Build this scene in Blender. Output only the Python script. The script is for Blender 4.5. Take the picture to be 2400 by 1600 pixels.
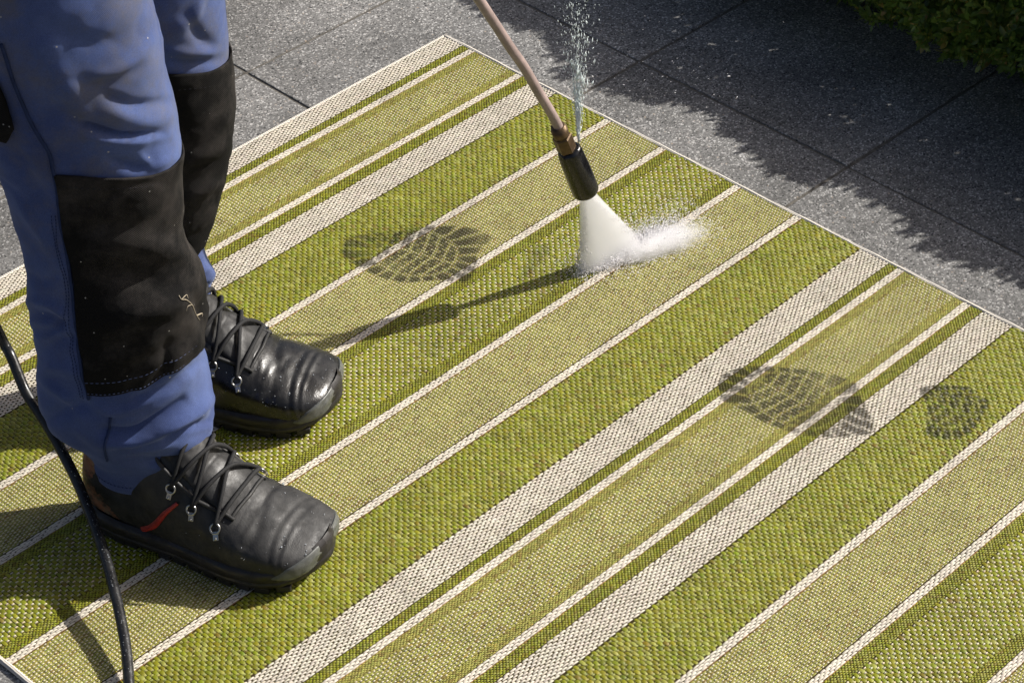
import bpy, math, random
import numpy as np
from mathutils import Vector, Matrix
rng = np.random.default_rng(7)
random.seed(7)
for o in list(bpy.data.objects): bpy.data.objects.remove(o)
SC = bpy.context.scene
COL = SC.collection

# ------------------------------------------------------------------ camera, light, exposure
F = 6077.06; PITCH = 0.668709; H = 2.152
cam = bpy.data.cameras.new('camera'); camo = bpy.data.objects.new('camera', cam); COL.objects.link(camo)
camo.location = (0, 0, H); camo.rotation_euler = (math.pi/2 - PITCH, 0, 0)
cam.sensor_width = 36; cam.lens = F/2400*36; cam.clip_start = .05; cam.clip_end = 400
SC.camera = camo
SUN_AZ, SUN_EL = math.radians(20.9), math.radians(37.2)
SUN = np.array([math.cos(SUN_AZ)*math.cos(SUN_EL), math.sin(SUN_AZ)*math.cos(SUN_EL), math.sin(SUN_EL)])
W = bpy.data.worlds.new('World'); SC.world = W; W.use_nodes = True
nt = W.node_tree; nt.nodes.clear()
sky = nt.nodes.new('ShaderNodeTexSky'); sky.sky_type = 'NISHITA'; sky.sun_disc = False
sky.air_density = .8; sky.dust_density = 5.; sky.ozone_density = .4; sky.sun_elevation = SUN_EL; sky.sun_rotation = math.pi/2 - SUN_AZ
bg = nt.nodes.new('ShaderNodeBackground'); bg.inputs['Strength'].default_value = 0.072
wo = nt.nodes.new('ShaderNodeOutputWorld')
nt.links.new(sky.outputs[0], bg.inputs[0]); nt.links.new(bg.outputs[0], wo.inputs[0])
sun = bpy.data.lights.new('sun', 'SUN'); sun.energy = 4.6; sun.angle = math.radians(.7); sun.color = (1, .965, .91)
suno = bpy.data.objects.new('sun', sun); COL.objects.link(suno)
suno.rotation_euler = Vector(SUN).to_track_quat('Z', 'Y').to_euler()
SC.view_settings.view_transform = 'Standard'; SC.view_settings.look = 'None'
SC.view_settings.exposure = .42; SC.view_settings.gamma = 1; SC.view_settings.use_curve_mapping = False
SC.cycles.max_bounces = 16; SC.cycles.transparent_max_bounces = 24; SC.cycles.volume_bounces = 16

# ------------------------------------------------------------------ measuring helpers
CP, SP = math.cos(PITCH), math.sin(PITCH)
def ray(x, y):
    a = (np.asarray(x, float)-1200)/F; b = -(np.asarray(y, float)-800)/F
    return np.stack([a, CP+b*SP, -SP+b*CP], -1)
def gr(x, y, z=0.):                      # where the sight line of a measured point meets the level z
    d = ray(x, y); return np.array([0, 0, H]) + d*((z-H)/d[..., 2:3])
def aty(x, y, Y):                        # ... and where it meets the depth Y
    d = ray(x, y); return np.array([0, 0, H]) + d*(np.asarray(Y)[..., None]/d[..., 1:2] if np.ndim(Y) else Y/d[..., 1:2])
def proj(q):
    q = np.asarray(q, float) - [0, 0, H]
    zc = q[..., 1]*CP - q[..., 2]*SP; yc = q[..., 1]*SP + q[..., 2]*CP
    return np.stack([1200+F*q[..., 0]/zc, 800-F*yc/zc], -1)

# ------------------------------------------------------------------ object helpers
def tag(o, label=None, cat=None, group=None, kind=None):
    if label: o['label'] = label
    if cat: o['category'] = cat
    if group: o['group'] = group
    if kind: o['kind'] = kind
    return o
def empty(name, loc=(0, 0, 0)):
    o = bpy.data.objects.new(name, None); COL.objects.link(o); o.location = loc; o.empty_display_size = .05
    return o
def link(name, me, mat, parent=None):
    o = bpy.data.objects.new(name, me); COL.objects.link(o)
    if mat is not None and not me.materials:
        for m in (mat if isinstance(mat, (list, tuple)) else [mat]): me.materials.append(m)
    if parent is not None:
        o.parent = parent
        o.matrix_parent_inverse = Matrix.Translation(-Vector(parent.location)) if parent.parent is None else Matrix()
    return o
def mesh_np(name, V, Fc, smooth=True, col=None):
    """V (n,3), Fc (m,k) one face size"""
    V = np.ascontiguousarray(V, np.float32); Fc = np.ascontiguousarray(Fc, np.int32)
    me = bpy.data.meshes.new(name); n, k = Fc.shape
    me.vertices.add(len(V)); me.vertices.foreach_set('co', V.ravel())
    me.loops.add(n*k); me.loops.foreach_set('vertex_index', Fc.ravel())
    me.polygons.add(n); me.polygons.foreach_set('loop_start', np.arange(0, n*k, k, dtype=np.int32))
    me.polygons.foreach_set('use_smooth', np.full(n, smooth))
    if col is not None:
        a = me.color_attributes.new('yarn', 'FLOAT_COLOR', 'POINT')
        c = np.ones((len(V), 4), np.float32); c[:, :3] = col
        a.data.foreach_set('color', c.ravel())
    me.update(calc_edges=True); me.validate()
    return me
def grid_faces(nu, nv, wrap_v=False):
    i = np.arange(nu-1)[:, None]; j = np.arange(nv if wrap_v else nv-1)[None, :]
    j2 = (j+1) % nv
    return np.stack([i*nv+j, (i+1)*nv+j, (i+1)*nv+j2, i*nv+j2], -1).reshape(-1, 4)
def subsurf(o, lv=1):
    m = o.modifiers.new('smooth', 'SUBSURF'); m.levels = lv; m.render_levels = lv
    return o
def catmull(P, n):
    P = np.asarray(P, float); m = len(P)-1
    t = np.linspace(0, m, n); i = np.clip(t.astype(int), 0, m-1); f = (t-i)[:, None]
    Q = np.vstack([2*P[0]-P[1], P, 2*P[-1]-P[-2]])
    p0, p1, p2, p3 = Q[i], Q[i+1], Q[i+2], Q[i+3]
    return .5*(2*p1+(p2-p0)*f+(2*p0-5*p1+4*p2-p3)*f**2+(3*p1-p0-3*p2+p3)*f**3)
def tube_mesh(name, P, r, seg=12, caps=True):
    P = np.asarray(P, float); n = len(P); r = np.broadcast_to(np.asarray(r, float), n)
    T = np.gradient(P, axis=0); T /= np.linalg.norm(T, axis=1)[:, None]+1e-12
    ref = np.array([0, 0, 1.]) if abs(T[0, 2]) < .9 else np.array([1., 0, 0])
    N = np.cross(T[0], ref); N /= np.linalg.norm(N); Ns = [N]
    for k in range(1, n):
        N = N - T[k]*(N@T[k]); N /= np.linalg.norm(N)+1e-12; Ns.append(N)
    Ns = np.array(Ns); B = np.cross(T, Ns)
    a = np.linspace(0, 2*np.pi, seg, endpoint=False)
    V = P[:, None]+r[:, None, None]*(np.cos(a)[None, :, None]*Ns[:, None]+np.sin(a)[None, :, None]*B[:, None])
    V = V.reshape(-1, 3); Fc = grid_faces(n, seg, True)
    if caps:
        V = np.vstack([V, P[:1], P[-1:]]); c0 = n*seg; e = (n-1)*seg
        j = np.arange(seg); j2 = (j+1) % seg
        f1 = np.stack([np.full(seg, c0), j, j2, j2], 1); f2 = np.stack([np.full(seg, c0+1), e+j2, e+j, e+j], 1)
        me = bpy.data.meshes.new(name)
        me.from_pydata(V.tolist(), [], Fc[:, ::-1].tolist()+[list(x[:3])[::-1] for x in f1]+[list(x[:3])[::-1] for x in f2])
        me.polygons.foreach_set('use_smooth', [True]*len(me.polygons)); me.update()
        return me
    return mesh_np(name, V, Fc[:, ::-1])
def box_mesh(name, sx, sy, sz, bev=0, rot=None, at=(0, 0, 0), base=False):
    import bmesh
    bm = bmesh.new(); bmesh.ops.create_cube(bm, size=1)
    bmesh.ops.scale(bm, vec=(sx, sy, sz), verts=bm.verts)
    if bev: bmesh.ops.bevel(bm, geom=bm.edges[:], offset=bev, segments=2, affect='EDGES', profile=.6)
    M = Matrix.Translation(at)
    if rot is not None: M = M @ rot
    bm.transform(M); me = bpy.data.meshes.new(name); bm.to_mesh(me); bm.free()
    return me
def vnoise(P, scale, seed=0):
    """smooth value noise in about -1..1 at points P (n,3)"""
    P = np.asarray(P, float)*scale + seed*17.31
    i = np.floor(P).astype(np.int64); f = P-i; f = f*f*(3-2*f)
    out = np.zeros(len(P))
    for dx in (0, 1):
        for dy in (0, 1):
            for dz in (0, 1):
                h = ((i[:, 0]+dx)*73856093) ^ ((i[:, 1]+dy)*19349663) ^ ((i[:, 2]+dz)*83492791)
                h = (h*2654435761) & 0xffffffff; h = ((h >> 13) ^ h)*1274126177 & 0xffffffff
                w = (f[:, 0] if dx else 1-f[:, 0])*(f[:, 1] if dy else 1-f[:, 1])*(f[:, 2] if dz else 1-f[:, 2])
                out += w*((h & 0xffff)/32767.5-1)
    return out

# ------------------------------------------------------------------ materials
class Mt:
    def __init__(s, name, rough=.6, spec=.5, base=(.5, .5, .5), metal=0):
        s.m = bpy.data.materials.new(name); s.m.use_nodes = True; s.t = s.m.node_tree
        s.b = s.t.nodes['Principled BSDF']; s.out = s.t.nodes['Material Output']
        s.set('Base Color', (*base, 1)); s.set('Roughness', rough); s.set('Specular IOR Level', spec); s.set('Metallic', metal)
    def set(s, k, v): s.b.inputs[k].default_value = v
    def n(s, t, **kw):
        x = s.t.nodes.new('ShaderNode'+t)
        for k, v in kw.items():
            if k.startswith('i_'): x.inputs[k[2:].replace('_', ' ')].default_value = v
            else: setattr(x, k, v)
        return x
    def l(s, a, b): s.t.links.new(a, b)
    def co(s): return s.n('TexCoord').outputs['Object']
    def noise(s, scale, detail=4, rough=.6, co=None, out='Fac'):
        x = s.n('TexNoise'); x.inputs['Scale'].default_value = scale; x.inputs['Detail'].default_value = detail; x.inputs['Roughness'].default_value = rough
        s.l(co if co is not None else s.co(), x.inputs['Vector']); return x.outputs[out]
    def vor(s, scale, co=None, out='Color', feature='F1'):
        x = s.n('TexVoronoi'); x.feature = feature; x.inputs['Scale'].default_value = scale
        s.l(co if co is not None else s.co(), x.inputs['Vector']); return x.outputs[out]
    def ramp(s, fac, *st):
        x = s.n('ValToRGB'); e = x.color_ramp.elements
        while len(e) < len(st): e.new(.5)
        for k, (p, c) in enumerate(st):
            e[k].position = p; c = (c, c, c) if not isinstance(c, tuple) else c; e[k].color = (*c, 1)
        s.l(fac, x.inputs[0]); return x.outputs[0]
    def mix(s, fac, a, b, mode='MIX'):
        x = s.n('Mix'); x.data_type = 'RGBA'; x.blend_type = mode
        for k, v in ((0, fac), (6, a), (7, b)):
            if hasattr(v, 'links') or isinstance(v, bpy.types.NodeSocket): s.l(v, x.inputs[k])
            elif k == 0: x.inputs[0].default_value = v
            else: x.inputs[k].default_value = (*v, 1) if isinstance(v, tuple) else (v, v, v, 1)
        return x.outputs[2]
    def math(s, op, a, b=0.):
        x = s.n('Math'); x.operation = op
        for k, v in ((0, a), (1, b)):
            if isinstance(v, bpy.types.NodeSocket): s.l(v, x.inputs[k])
            else: x.inputs[k].default_value = v
        return x.outputs[0]
    def bump(s, h, strength=.5, dist=.001):
        x = s.n('Bump'); x.inputs['Strength'].default_value = strength; x.inputs['Distance'].default_value = dist
        s.l(h, x.inputs['Height'])
        prev = s.b.inputs['Normal'].links
        if prev: s.l(prev[0].from_socket, x.inputs['Normal'])
        s.l(x.outputs[0], s.b.inputs['Normal']); return s
    def base(s, sock): s.l(sock, s.b.inputs['Base Color']); return s
    def rough(s, sock): s.l(sock, s.b.inputs['Roughness']); return s

def m_paving():
    m = Mt('exposed_aggregate_paving', rough=.75, spec=.35)
    oi = m.n('ObjectInfo'); add = m.n('VectorMath'); add.operation = 'ADD'
    sc = m.n('VectorMath'); sc.operation = 'SCALE'; sc.inputs[3].default_value = 7.
    cmb = m.n('CombineXYZ'); m.l(oi.outputs['Random'], cmb.inputs[0]); m.l(oi.outputs['Random'], cmb.inputs[1])
    m.l(cmb.outputs[0], sc.inputs[0]); m.l(m.co(), add.inputs[0]); m.l(sc.outputs[0], add.inputs[1]); co = add.outputs[0]
    warp = m.n('VectorMath'); warp.operation = 'MULTIPLY_ADD'; warp.inputs[1].default_value = (.003,)*3
    m.l(m.noise(260, 2, co=co, out='Color'), warp.inputs[0]); m.l(co, warp.inputs[2])
    sep = m.n('SeparateColor'); m.l(m.vor(430, warp.outputs[0]), sep.inputs[0]); r1 = sep.outputs[0]
    sep2 = m.n('SeparateColor'); m.l(m.vor(250, warp.outputs[0]), sep2.inputs[0])
    d2 = m.vor(250, warp.outputs[0], out='Distance')
    base = m.mix(1., m.ramp(m.noise(9, 5, .7, co=co), (.25, (.162, .158, .151)), (.75, (.232, .226, .217))), m.ramp(oi.outputs['Random'], (0, .84), (1, 1.10)), 'MULTIPLY')
    gr_ = m.ramp(r1, (0, .5), (.45, .95), (.8, 1.18), (.9, 1.6), (1, 2.9))
    c = m.mix(1., base, gr_, 'MULTIPLY')
    big = m.math('MULTIPLY', m.math('GREATER_THAN', sep2.outputs[0], .84), m.math('LESS_THAN', d2, .40))
    c = m.mix(m.math('MULTIPLY', big, .8), c, m.ramp(sep2.outputs[1], (0, (.36, .34, .31)), (.6, (.58, .57, .55)), (1, (.36, .28, .21))))
    c = m.mix(m.math('MULTIPLY', m.math('LESS_THAN', sep2.outputs[0], .09), m.math('LESS_THAN', d2, .42)), c, (.03, .03, .03))
    stain = m.ramp(m.noise(3.1, 5, .65, co=co), (.36, .66), (.62, 1.05))
    m.base(m.mix(1., c, stain, 'MULTIPLY'))
    m.bump(r1, .5, .0009).bump(m.noise(700, 3, co=co), .35, .0006)
    m.rough(m.ramp(r1, (0, .8), (.85, .7), (1, .38)))
    return m.m
def m_joint():
    m = Mt('joint_soil', rough=.95, spec=.2); m.base(m.ramp(m.noise(120, 4), (.3, (.070, .064, .055)), (.7, (.16, .146, .126)))); m.bump(m.noise(300, 3), .6, .002); return m.m
def m_yarn():
    m = Mt('woven_polypropylene_yarn', rough=.5, spec=.32)
    at = m.n('VertexColor'); at.layer_name = 'yarn'
    c = m.mix(1., at.outputs[0], m.ramp(m.noise(420, 3, .7), (.25, .84), (.75, 1.10)), 'MULTIPLY')
    c = m.mix(1., c, m.ramp(m.noise(14, 5, .65), (.3, .84), (.7, 1.06)), 'MULTIPLY')
    c = m.mix(1., c, m.ramp(m.noise(6.5, 6, .72), (.30, .72), (.44, 1.)), 'MULTIPLY')
    m.base(c); m.bump(m.noise(1500, 2), .3, .0003); return m.m
def m_denim():
    m = Mt('blue_work_cotton', rough=.88, spec=.12)
    n1 = m.noise(7, 6, .65)
    c = m.mix(m.ramp(n1, (.35, 0.), (.7, 1.)), (.042, .062, .166), (.083, .118, .262))
    grime = m.ramp(m.noise(9, 8, .75), (.44, 0.), (.66, .72))
    sx = m.n('SeparateXYZ'); m.l(m.co(), sx.inputs[0]); grime = m.math('MULTIPLY', grime, m.ramp(sx.outputs[2], (.22, .18), (.52, 1.)))
    c = m.mix(grime, c, (.120, .110, .098))
    c = m.mix(1., c, m.ramp(m.noise(900, 3, .7), (.3, .72), (.7, 1.22)), 'MULTIPLY')
    spk = m.n('SeparateColor'); m.l(m.vor(130), spk.inputs[0]); dd = m.vor(130, out='Distance')
    c = m.mix(m.math('MULTIPLY', m.math('GREATER_THAN', spk.outputs[0], .975), m.math('LESS_THAN', dd, .16)), c, (.33, .32, .30))
    m.base(c)
    w = m.n('TexWave'); w.inputs['Scale'].default_value = 260; w.bands_direction = 'DIAGONAL'; w.inputs['Distortion'].default_value = 1.2
    m.l(m.co(), w.inputs['Vector'])
    m.bump(w.outputs['Fac'], .25, .0006).bump(m.noise(60, 5, .6), .35, .002)
    m.set('Sheen Weight', .25); m.set('Sheen Roughness', .5); m.set('Sheen Tint', (.5, .6, .9, 1))
    return m.m
def m_pad():
    m = Mt('black_reinforced_fabric', rough=.9, spec=.18)
    c = m.mix(m.ramp(m.noise(10, 7, .7), (.46, 0.), (.72, .9)), (.0042, .0040, .0040), (.050, .044, .040))
    c = m.mix(m.ramp(m.noise(5.3, 5, .7), (.60, 0.), (.85, .4)), c, (.05, .036, .029))
    c = m.mix(1., c, m.ramp(m.noise(800, 3, .7), (.3, .6), (.7, 1.4)), 'MULTIPLY')
    spk = m.n('SeparateColor'); m.l(m.vor(160), spk.inputs[0]); dd = m.vor(160, out='Distance')
    c = m.mix(m.math('MULTIPLY', m.math('GREATER_THAN', spk.outputs[0], .97), m.math('LESS_THAN', dd, .15)), c, (.3, .29, .27))
    m.base(c)
    w = m.n('TexWave'); w.inputs['Scale'].default_value = 210; w.bands_direction = 'DIAGONAL'; w.inputs['Distortion'].default_value = .8
    m.l(m.co(), w.inputs['Vector']); m.bump(w.outputs['Fac'], .5, .0009).bump(m.noise(45, 5, .6), .35, .002)
    m.set('Sheen Weight', .0); m.set('Sheen Roughness', .6)
    return m.m
def m_leather(name='dusty_black_leather', r0=.42, r1=.78, k=1.):
    m = Mt(name, rough=.4, spec=.45)
    c = m.mix(m.ramp(m.noise(26, 6, .7), (.38, 0.), (.70, .9)), (.008*k, .008*k, .0085*k), (.036*k, .0345*k, .033*k))
    m.base(c)
    m.rough(m.ramp(m.noise(38, 5, .65), (.35, r0), (.65, r1)))
    m.bump(m.vor(520, out='Distance'), .18, .0005).bump(m.noise(70, 6, .6), .30, .0014)
    return m.m
def m_heel():
    m = Mt('scuffed_heel_leather', rough=.55, spec=.4)
    c = m.mix(m.ramp(m.noise(48, 6, .75), (.44, 0.), (.56, 1.)), (.020, .017, .015), (.20, .085, .048))
    c = m.mix(m.ramp(m.noise(20, 5, .75), (.50, 0.), (.62, .8)), c, (.17, .145, .105))
    m.base(c); m.bump(m.noise(70, 6, .7), .6, .002); return m.m
def m_rubber(name, base, rough=.42):
    m = Mt(name, rough=rough, spec=.45)
    b2 = tuple(min(1, x*2.4+.01) for x in base)
    m.base(m.mix(m.ramp(m.noise(45, 6, .7), (.45, 0.), (.75, .7)), base, b2)); m.bump(m.noise(150, 4), .25, .001)
    m.rough(m.ramp(m.noise(60, 4), (.35, rough*.6), (.65, min(1, rough*1.5)))); return m.m
def m_plain(name, base, rough=.5, spec=.5, metal=0, var=.25, scale=60, bump=.2):
    m = Mt(name, rough=rough, spec=spec, metal=metal)
    m.base(m.mix(m.ramp(m.noise(scale, 5, .65), (.3, 0.), (.7, 1.)), tuple(x*(1-var) for x in base), tuple(min(1, x*(1+var)) for x in base)))
    if bump: m.bump(m.noise(scale*5, 4), bump, .0006)
    return m.m
def m_leaf():
    m = Mt('boxwood_leaf', rough=.38, spec=.8)
    oi = m.n('ObjectInfo'); g = m.n('NewGeometry')
    r = m.math('FRACT', m.math('ADD', oi.outputs['Random'], g.outputs['Random Per Island']))
    c = m.ramp(r, (0, (.080, .135, .030)), (.45, (.135, .210, .050)), (.8, (.185, .245, .060)), (.93, (.26, .24, .075)), (1, (.32, .21, .08)))
    m.base(m.mix(1., c, m.ramp(m.noise(90, 3), (.3, .8), (.7, 1.15)), 'MULTIPLY'))
    tl = m.n('BsdfTranslucent'); m.l(m.mix(1., c, (1.5, 1.6, 1.1), 'MULTIPLY'), tl.inputs[0]); mx = m.n('MixShader'); mx.inputs[0].default_value = .55
    m.l(m.b.outputs[0], mx.inputs[1]); m.l(tl.outputs[0], mx.inputs[2]); m.l(mx.outputs[0], m.out.inputs['Surface'])
    return m.m
def m_water(name='water_drop'):
    m = Mt(name, rough=.03, spec=.8, base=(.95, .97, .97)); m.set('Transmission Weight', .55); m.set('IOR', 1.33); return m.m
M_PAV = m_paving(); M_JOINT = m_joint(); M_YARN = m_yarn(); M_DENIM = m_denim(); M_PAD = m_pad()
M_LEATH = m_leather(); M_WETL = m_leather('wet_black_leather', .16, .45, .55); M_HEEL = m_heel(); M_SOLE = m_rubber('dark_sole_rubber', (.014, .012, .0115), .5)
M_CAP = m_rubber('grey_toe_rubber', (.075, .078, .072), .30); M_RED = m_plain('red_piping', (.33, .018, .014), .5)
M_LACE = m_plain('black_lace_cord', (.016, .016, .017), .75, .3, scale=400, bump=.5)
M_STEEL = m_plain('eyelet_steel', (.42, .41, .39), .3, .5, 1)
M_STITCH = m_plain('blue_thread', (.10, .125, .23), .8, .2); M_DARKT = m_plain('dark_thread', (.022, .022, .028), .8, .2)
M_SEAM = m_plain('dark_seam_cotton', (.022, .034, .085), .9, .15)
M_HOSE = m_rubber('black_hose_rubber', (.012, .012, .0125), .30)
M_TUBE = m_plain('dusty_lance_tube', (.33, .255, .235), .34, .5, .0, .22, 45, .25)
M_BRASS = m_plain('tarnished_brass', (.105, .068, .036), .45, .5, .6, .45, 90, .4)
M_NOZ = m_plain('wet_black_plastic', (.006, .006, .0065), .2, .5, 0, .6, 80, .5)
M_LEAF = m_leaf(); M_STEM = m_plain('brown_twig', (.06, .045, .028), .8, .3)
M_STRAW = m_plain('dry_straw', (.36, .31, .23), .8, .3)
M_DROP = m_water()

# ------------------------------------------------------------------ pavement
YJ = 0.794673; uJ = np.array([math.cos(YJ), math.sin(YJ)]); vJ = np.array([-math.sin(YJ), math.cos(YJ)])
ground = link('ground', mesh_np('ground', [(-40, -40, -.045), (40, -40, -.045), (40, 40, -.045), (-40, 40, -.045)], [[0, 1, 2, 3]], False), M_JOINT)
tag(ground, kind='structure')
pavement = tag(empty('pavement'), kind='structure')
bed = link('joint_sand', mesh_np('joint_sand', [(-6, -2, -.0026), (7, -2, -.0026), (7, 9, -.0026), (-6, 9, -.0026)], [[0, 1, 2, 3]], False), M_JOINT, pavement)
us = [2.134+.448*k for k in range(-8, 9)]; vs = [2.669+.411*k for k in range(-9, 8)]
us = np.array(us); vs = np.array(vs)
slab_me = [None]*3
for k in range(3):
    slab_me[k] = box_mesh('paving_slab', .448-.0050, .411-.0050, .04, .0020, at=(0, 0, -.02))
    slab_me[k].materials.append(M_PAV)
for i in range(16):
    for j in range(16):
        c = uJ*(us[i]+us[i+1])/2 + vJ*(vs[j]+vs[j+1])/2
        o = link('paving_slab', slab_me[(i+j) % 3], None, pavement)
        o.location = (c[0], c[1], -.0007*random.random()-.0004)
        o.rotation_euler = (random.uniform(-.002, .002), random.uniform(-.002, .002), YJ+random.uniform(-.003, .003)+(math.pi if random.random() < .5 else 0))

# ------------------------------------------------------------------ the rug
YR = 0.812031; uR = np.array([math.cos(YR), math.sin(YR)]); vR = np.array([-math.sin(YR), math.cos(YR)])
U0, U1, V1 = 1.133, 2.464, 2.4806
RLEN = 1.906; V0 = V1-RLEN
ZR = .0045
def uv2w(u, v, z):
    u = np.asarray(u, float); v = np.asarray(v, float); z = np.broadcast_to(np.asarray(z, float), u.shape)
    return np.stack([u*uR[0]+v*vR[0], u*uR[1]+v*vR[1], z], -1)
rug = empty('striped_rug', tuple(uv2w((U0+U1)/2, (V0+V1)/2, 0.)))
tag(rug, 'flat woven outdoor rug with green and cream stripes and dark wet shoe prints', 'rug')
hl = .0058
bands = [('W', 0, .0425), ('g', .0425, .0633-hl), ('l', .0633-hl, .0633+hl), ('O', .0633+hl, .1655-hl), ('l', .1655-hl, .1655+hl), ('g', .1655+hl, .1926),
 ('W', .1926, .2406), ('G', .2406, .3478-hl), ('l', .3478-hl, .3478+hl), ('P', .3478+hl, .4564-hl), ('l', .4564-hl, .4564+hl), ('M', .4564+hl, .599-hl),
 ('l', .599-hl, .599+hl), ('P', .599+hl, .7095-hl), ('l', .7095-hl, .7095+hl), ('G', .7095+hl, .8212), ('W', .8212, .870), ('g', .870, .8913-hl), ('l', .8913-hl, .8913+hl),
 ('O', .8913+hl, 1.0035-hl), ('l', 1.0035-hl, 1.0035+hl), ('g', 1.0035+hl, 1.0294), ('W', 1.0294, 1.0769), ('G', 1.0769, 1.1848-hl), ('l', 1.1848-hl, 1.1848+hl),
 ('P', 1.1848+hl, 1.2954-hl), ('l', 1.2954-hl, 1.2954+hl), ('M', 1.2954+hl, 1.4441-hl), ('l', 1.4441-hl, 1.4441+hl), ('P', 1.4441+hl, 1.5546-hl), ('l', 1.5546-hl, 1.5546+hl),
 ('G', 1.5546+hl, 1.658), ('W', 1.658, 1.706), ('g', 1.706, 1.727-hl), ('l', 1.727-hl, 1.727+hl), ('O', 1.727+hl, 1.838-hl), ('l', 1.838-hl, 1.838+hl), ('g', 1.838+hl, 1.8635), ('W', 1.8635, 1.906)]
BN = {'W': 'wide_cream_stripe', 'l': 'narrow_cream_stripe', 'g': 'narrow_green_stripe', 'O': 'olive_stripe', 'P': 'olive_stripe', 'G': 'wide_green_stripe', 'M': 'dotted_green_stripe'}
CREAM = np.array([.595, .54, .445]); GREEN = np.array([.222, .228, .012]); LIME = np.array([.350, .350, .085]); OLIVE = np.array([.272, .250, .050]); BROWN = np.array([.17, .088, .022])
# wet shoe prints: outline (measured points) + tread
def sdf_poly(P, poly):
    d = np.full(len(P), 1e9); ins = np.zeros(len(P), bool); n = len(poly)
    for k in range(n):
        a, b = poly[k], poly[(k+1) % n]; e = b-a; w = P-a
        t = np.clip((w@e)/(e@e), 0, 1); d = np.minimum(d, np.linalg.norm(w-t[:, None]*e, axis=1))
        c = ((a[1] <= P[:, 1]) != (b[1] <= P[:, 1]))
        with np.errstate(divide='ignore', invalid='ignore'):
            x = a[0]+(P[:, 1]-a[1])*e[0]/e[1]
        ins ^= c & (P[:, 0] < x)
    return np.where(ins, -d, d)
def poly(*pts): return catmull(np.array([gr(x, y)[:2] for x, y in pts]+[gr(*pts[0])[:2]]), 48)[:-1]
PRINTS = [
 (poly((803, 590), (815, 566), (860, 556), (930, 548), (1000, 538), (1070, 537), (1130, 548), (1147, 568), (1120, 600), (1112, 650), (1085, 668), (1030, 664), (950, 668), (880, 652), (830, 625), (805, 610)), -.45, 1, .0130),
 (poly((1682, 915), (1700, 880), (1760, 865), (1840, 868), (1930, 880), (2000, 900), (2014, 930), (2045, 1000), (2040, 1024), (1990, 1030), (1900, 1030), (1810, 1005), (1735, 965), (1690, 940)), -.72, 2, .0130),
 (poly((2150, 918), (2180, 910), (2265, 912), (2280, 930), (2318, 945), (2300, 985), (2262, 1030), (2200, 1034), (2166, 1020), (2172, 960)), -.6, 3, .0125),
]
SMEAR = poly((1240, 585), (1290, 580), (1285, 610), (1262, 640), (1240, 660), (1215, 665), (1225, 630))
def wet(P):
    f = np.ones(len(P))
    for po, ang, sd, per in PRINTS:
        near = np.max(np.abs(P-po.mean(0)), 1) < .18
        if not near.any(): continue
        q = P[near]; d = sdf_poly(q, po)
        a = np.array([math.cos(ang), math.sin(ang)]); x = (q-po.mean(0))@a; y = (q-po.mean(0))@np.array([-a[1], a[0]])
        wob = vnoise(np.c_[q, np.zeros(len(q))], 60, sd)
        # cleated sole: bars radiating to the rim, cross bars with a centre split inside
        ex = np.abs(((po-po.mean(0))@a)).max(); ey = np.abs(((po-po.mean(0))@np.array([-a[1], a[0]]))).max()
        rr = np.hypot(x/ex, y/ey); ph = np.arctan2(y/ey, x/ex)+wob*.06
        outer = np.clip((np.abs((ph*22/(2*np.pi)) % 1-.5)*2-.18)/.16, 0, 1)
        xx = x+.22*np.abs(y)+wob*.002; inner = np.clip((np.abs((xx/(per*1.35)) % 1-.5)*2-.20)/.16, 0, 1)*np.clip((np.abs(y)-.0016)/.002, 0, 1)*np.clip((np.abs((y/(per*1.25)+.5*np.floor(xx/(per*1.35))) % 1-.5)*2-.12)/.14, 0, 1)
        k3 = np.clip((rr-.60)/.05, 0, 1); lug = inner*(1-k3)*np.clip((.60-rr)/.04, 0, 1)+outer*k3
        patch = np.clip(.98+.5*vnoise(np.c_[q, np.zeros(len(q))], 24, sd+5), .45, 1)
        edge = np.clip((.002+wob*.002-d)/.004, 0, 1)
        f[near] *= 1-edge*(.22+.58*lug)*patch
    near = np.max(np.abs(P-SMEAR.mean(0)), 1) < .1
    if near.any(): f[near] *= 1-.35*np.clip((.003-sdf_poly(P[near], SMEAR))/.012, 0, 1)
    return f
# float (one visible loop of yarn): 4x3 grid
FA = np.array([-1, -.55, .55, 1]); FZ = np.array([.0, .92, .92, .0]); FW = np.array([.72, 1, 1, .72])
TA = np.repeat(FA, 3); TB = np.tile([-1., 0, 1.], 4)*np.repeat(FW, 3); TZ = np.repeat(FZ, 3)*np.tile([.35, 1, .35], 4)
TF = grid_faces(4, 3)
def in_view(u, v):
    p = proj(uv2w(u, v, 0.)); return (p[:, 0] > -260) & (p[:, 0] < 2660) & (p[:, 1] > -100) & (p[:, 1] < 1800)
def floats(u, v, L, Wd, h, along_u, col, z0=0.):
    u = np.asarray(u).ravel(); v = np.asarray(v).ravel(); n = len(u)
    k = in_view(u, v) & (u > U0+.004) & (u < U1-.004); u, v = u[k], v[k]; n = len(u)
    col = np.broadcast_to(col, (len(k), 3))[k] if np.ndim(col) == 2 else np.broadcast_to(col, (n, 3))
    L = L*(1+.05*rng.standard_normal(n)); Wd = Wd*(1+.07*rng.standard_normal(n)); h = h*(1+.12*rng.standard_normal(n))
    u = u+.00022*rng.standard_normal(n); v = v+.00018*rng.standard_normal(n); sk = .06*rng.standard_normal(n)
    da = TA[None]*L[:, None]/2; db = TB[None]*Wd[:, None]/2+sk[:, None]*TA[None]*Wd[:, None]
    uu = u[:, None]+(da if along_u else db); vv = v[:, None]+(db if along_u else da)
    zz = ZR+z0+TZ[None]*h[:, None]
    return uu.ravel(), vv.ravel(), zz.ravel(), np.repeat(col, 12, 0)
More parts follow.
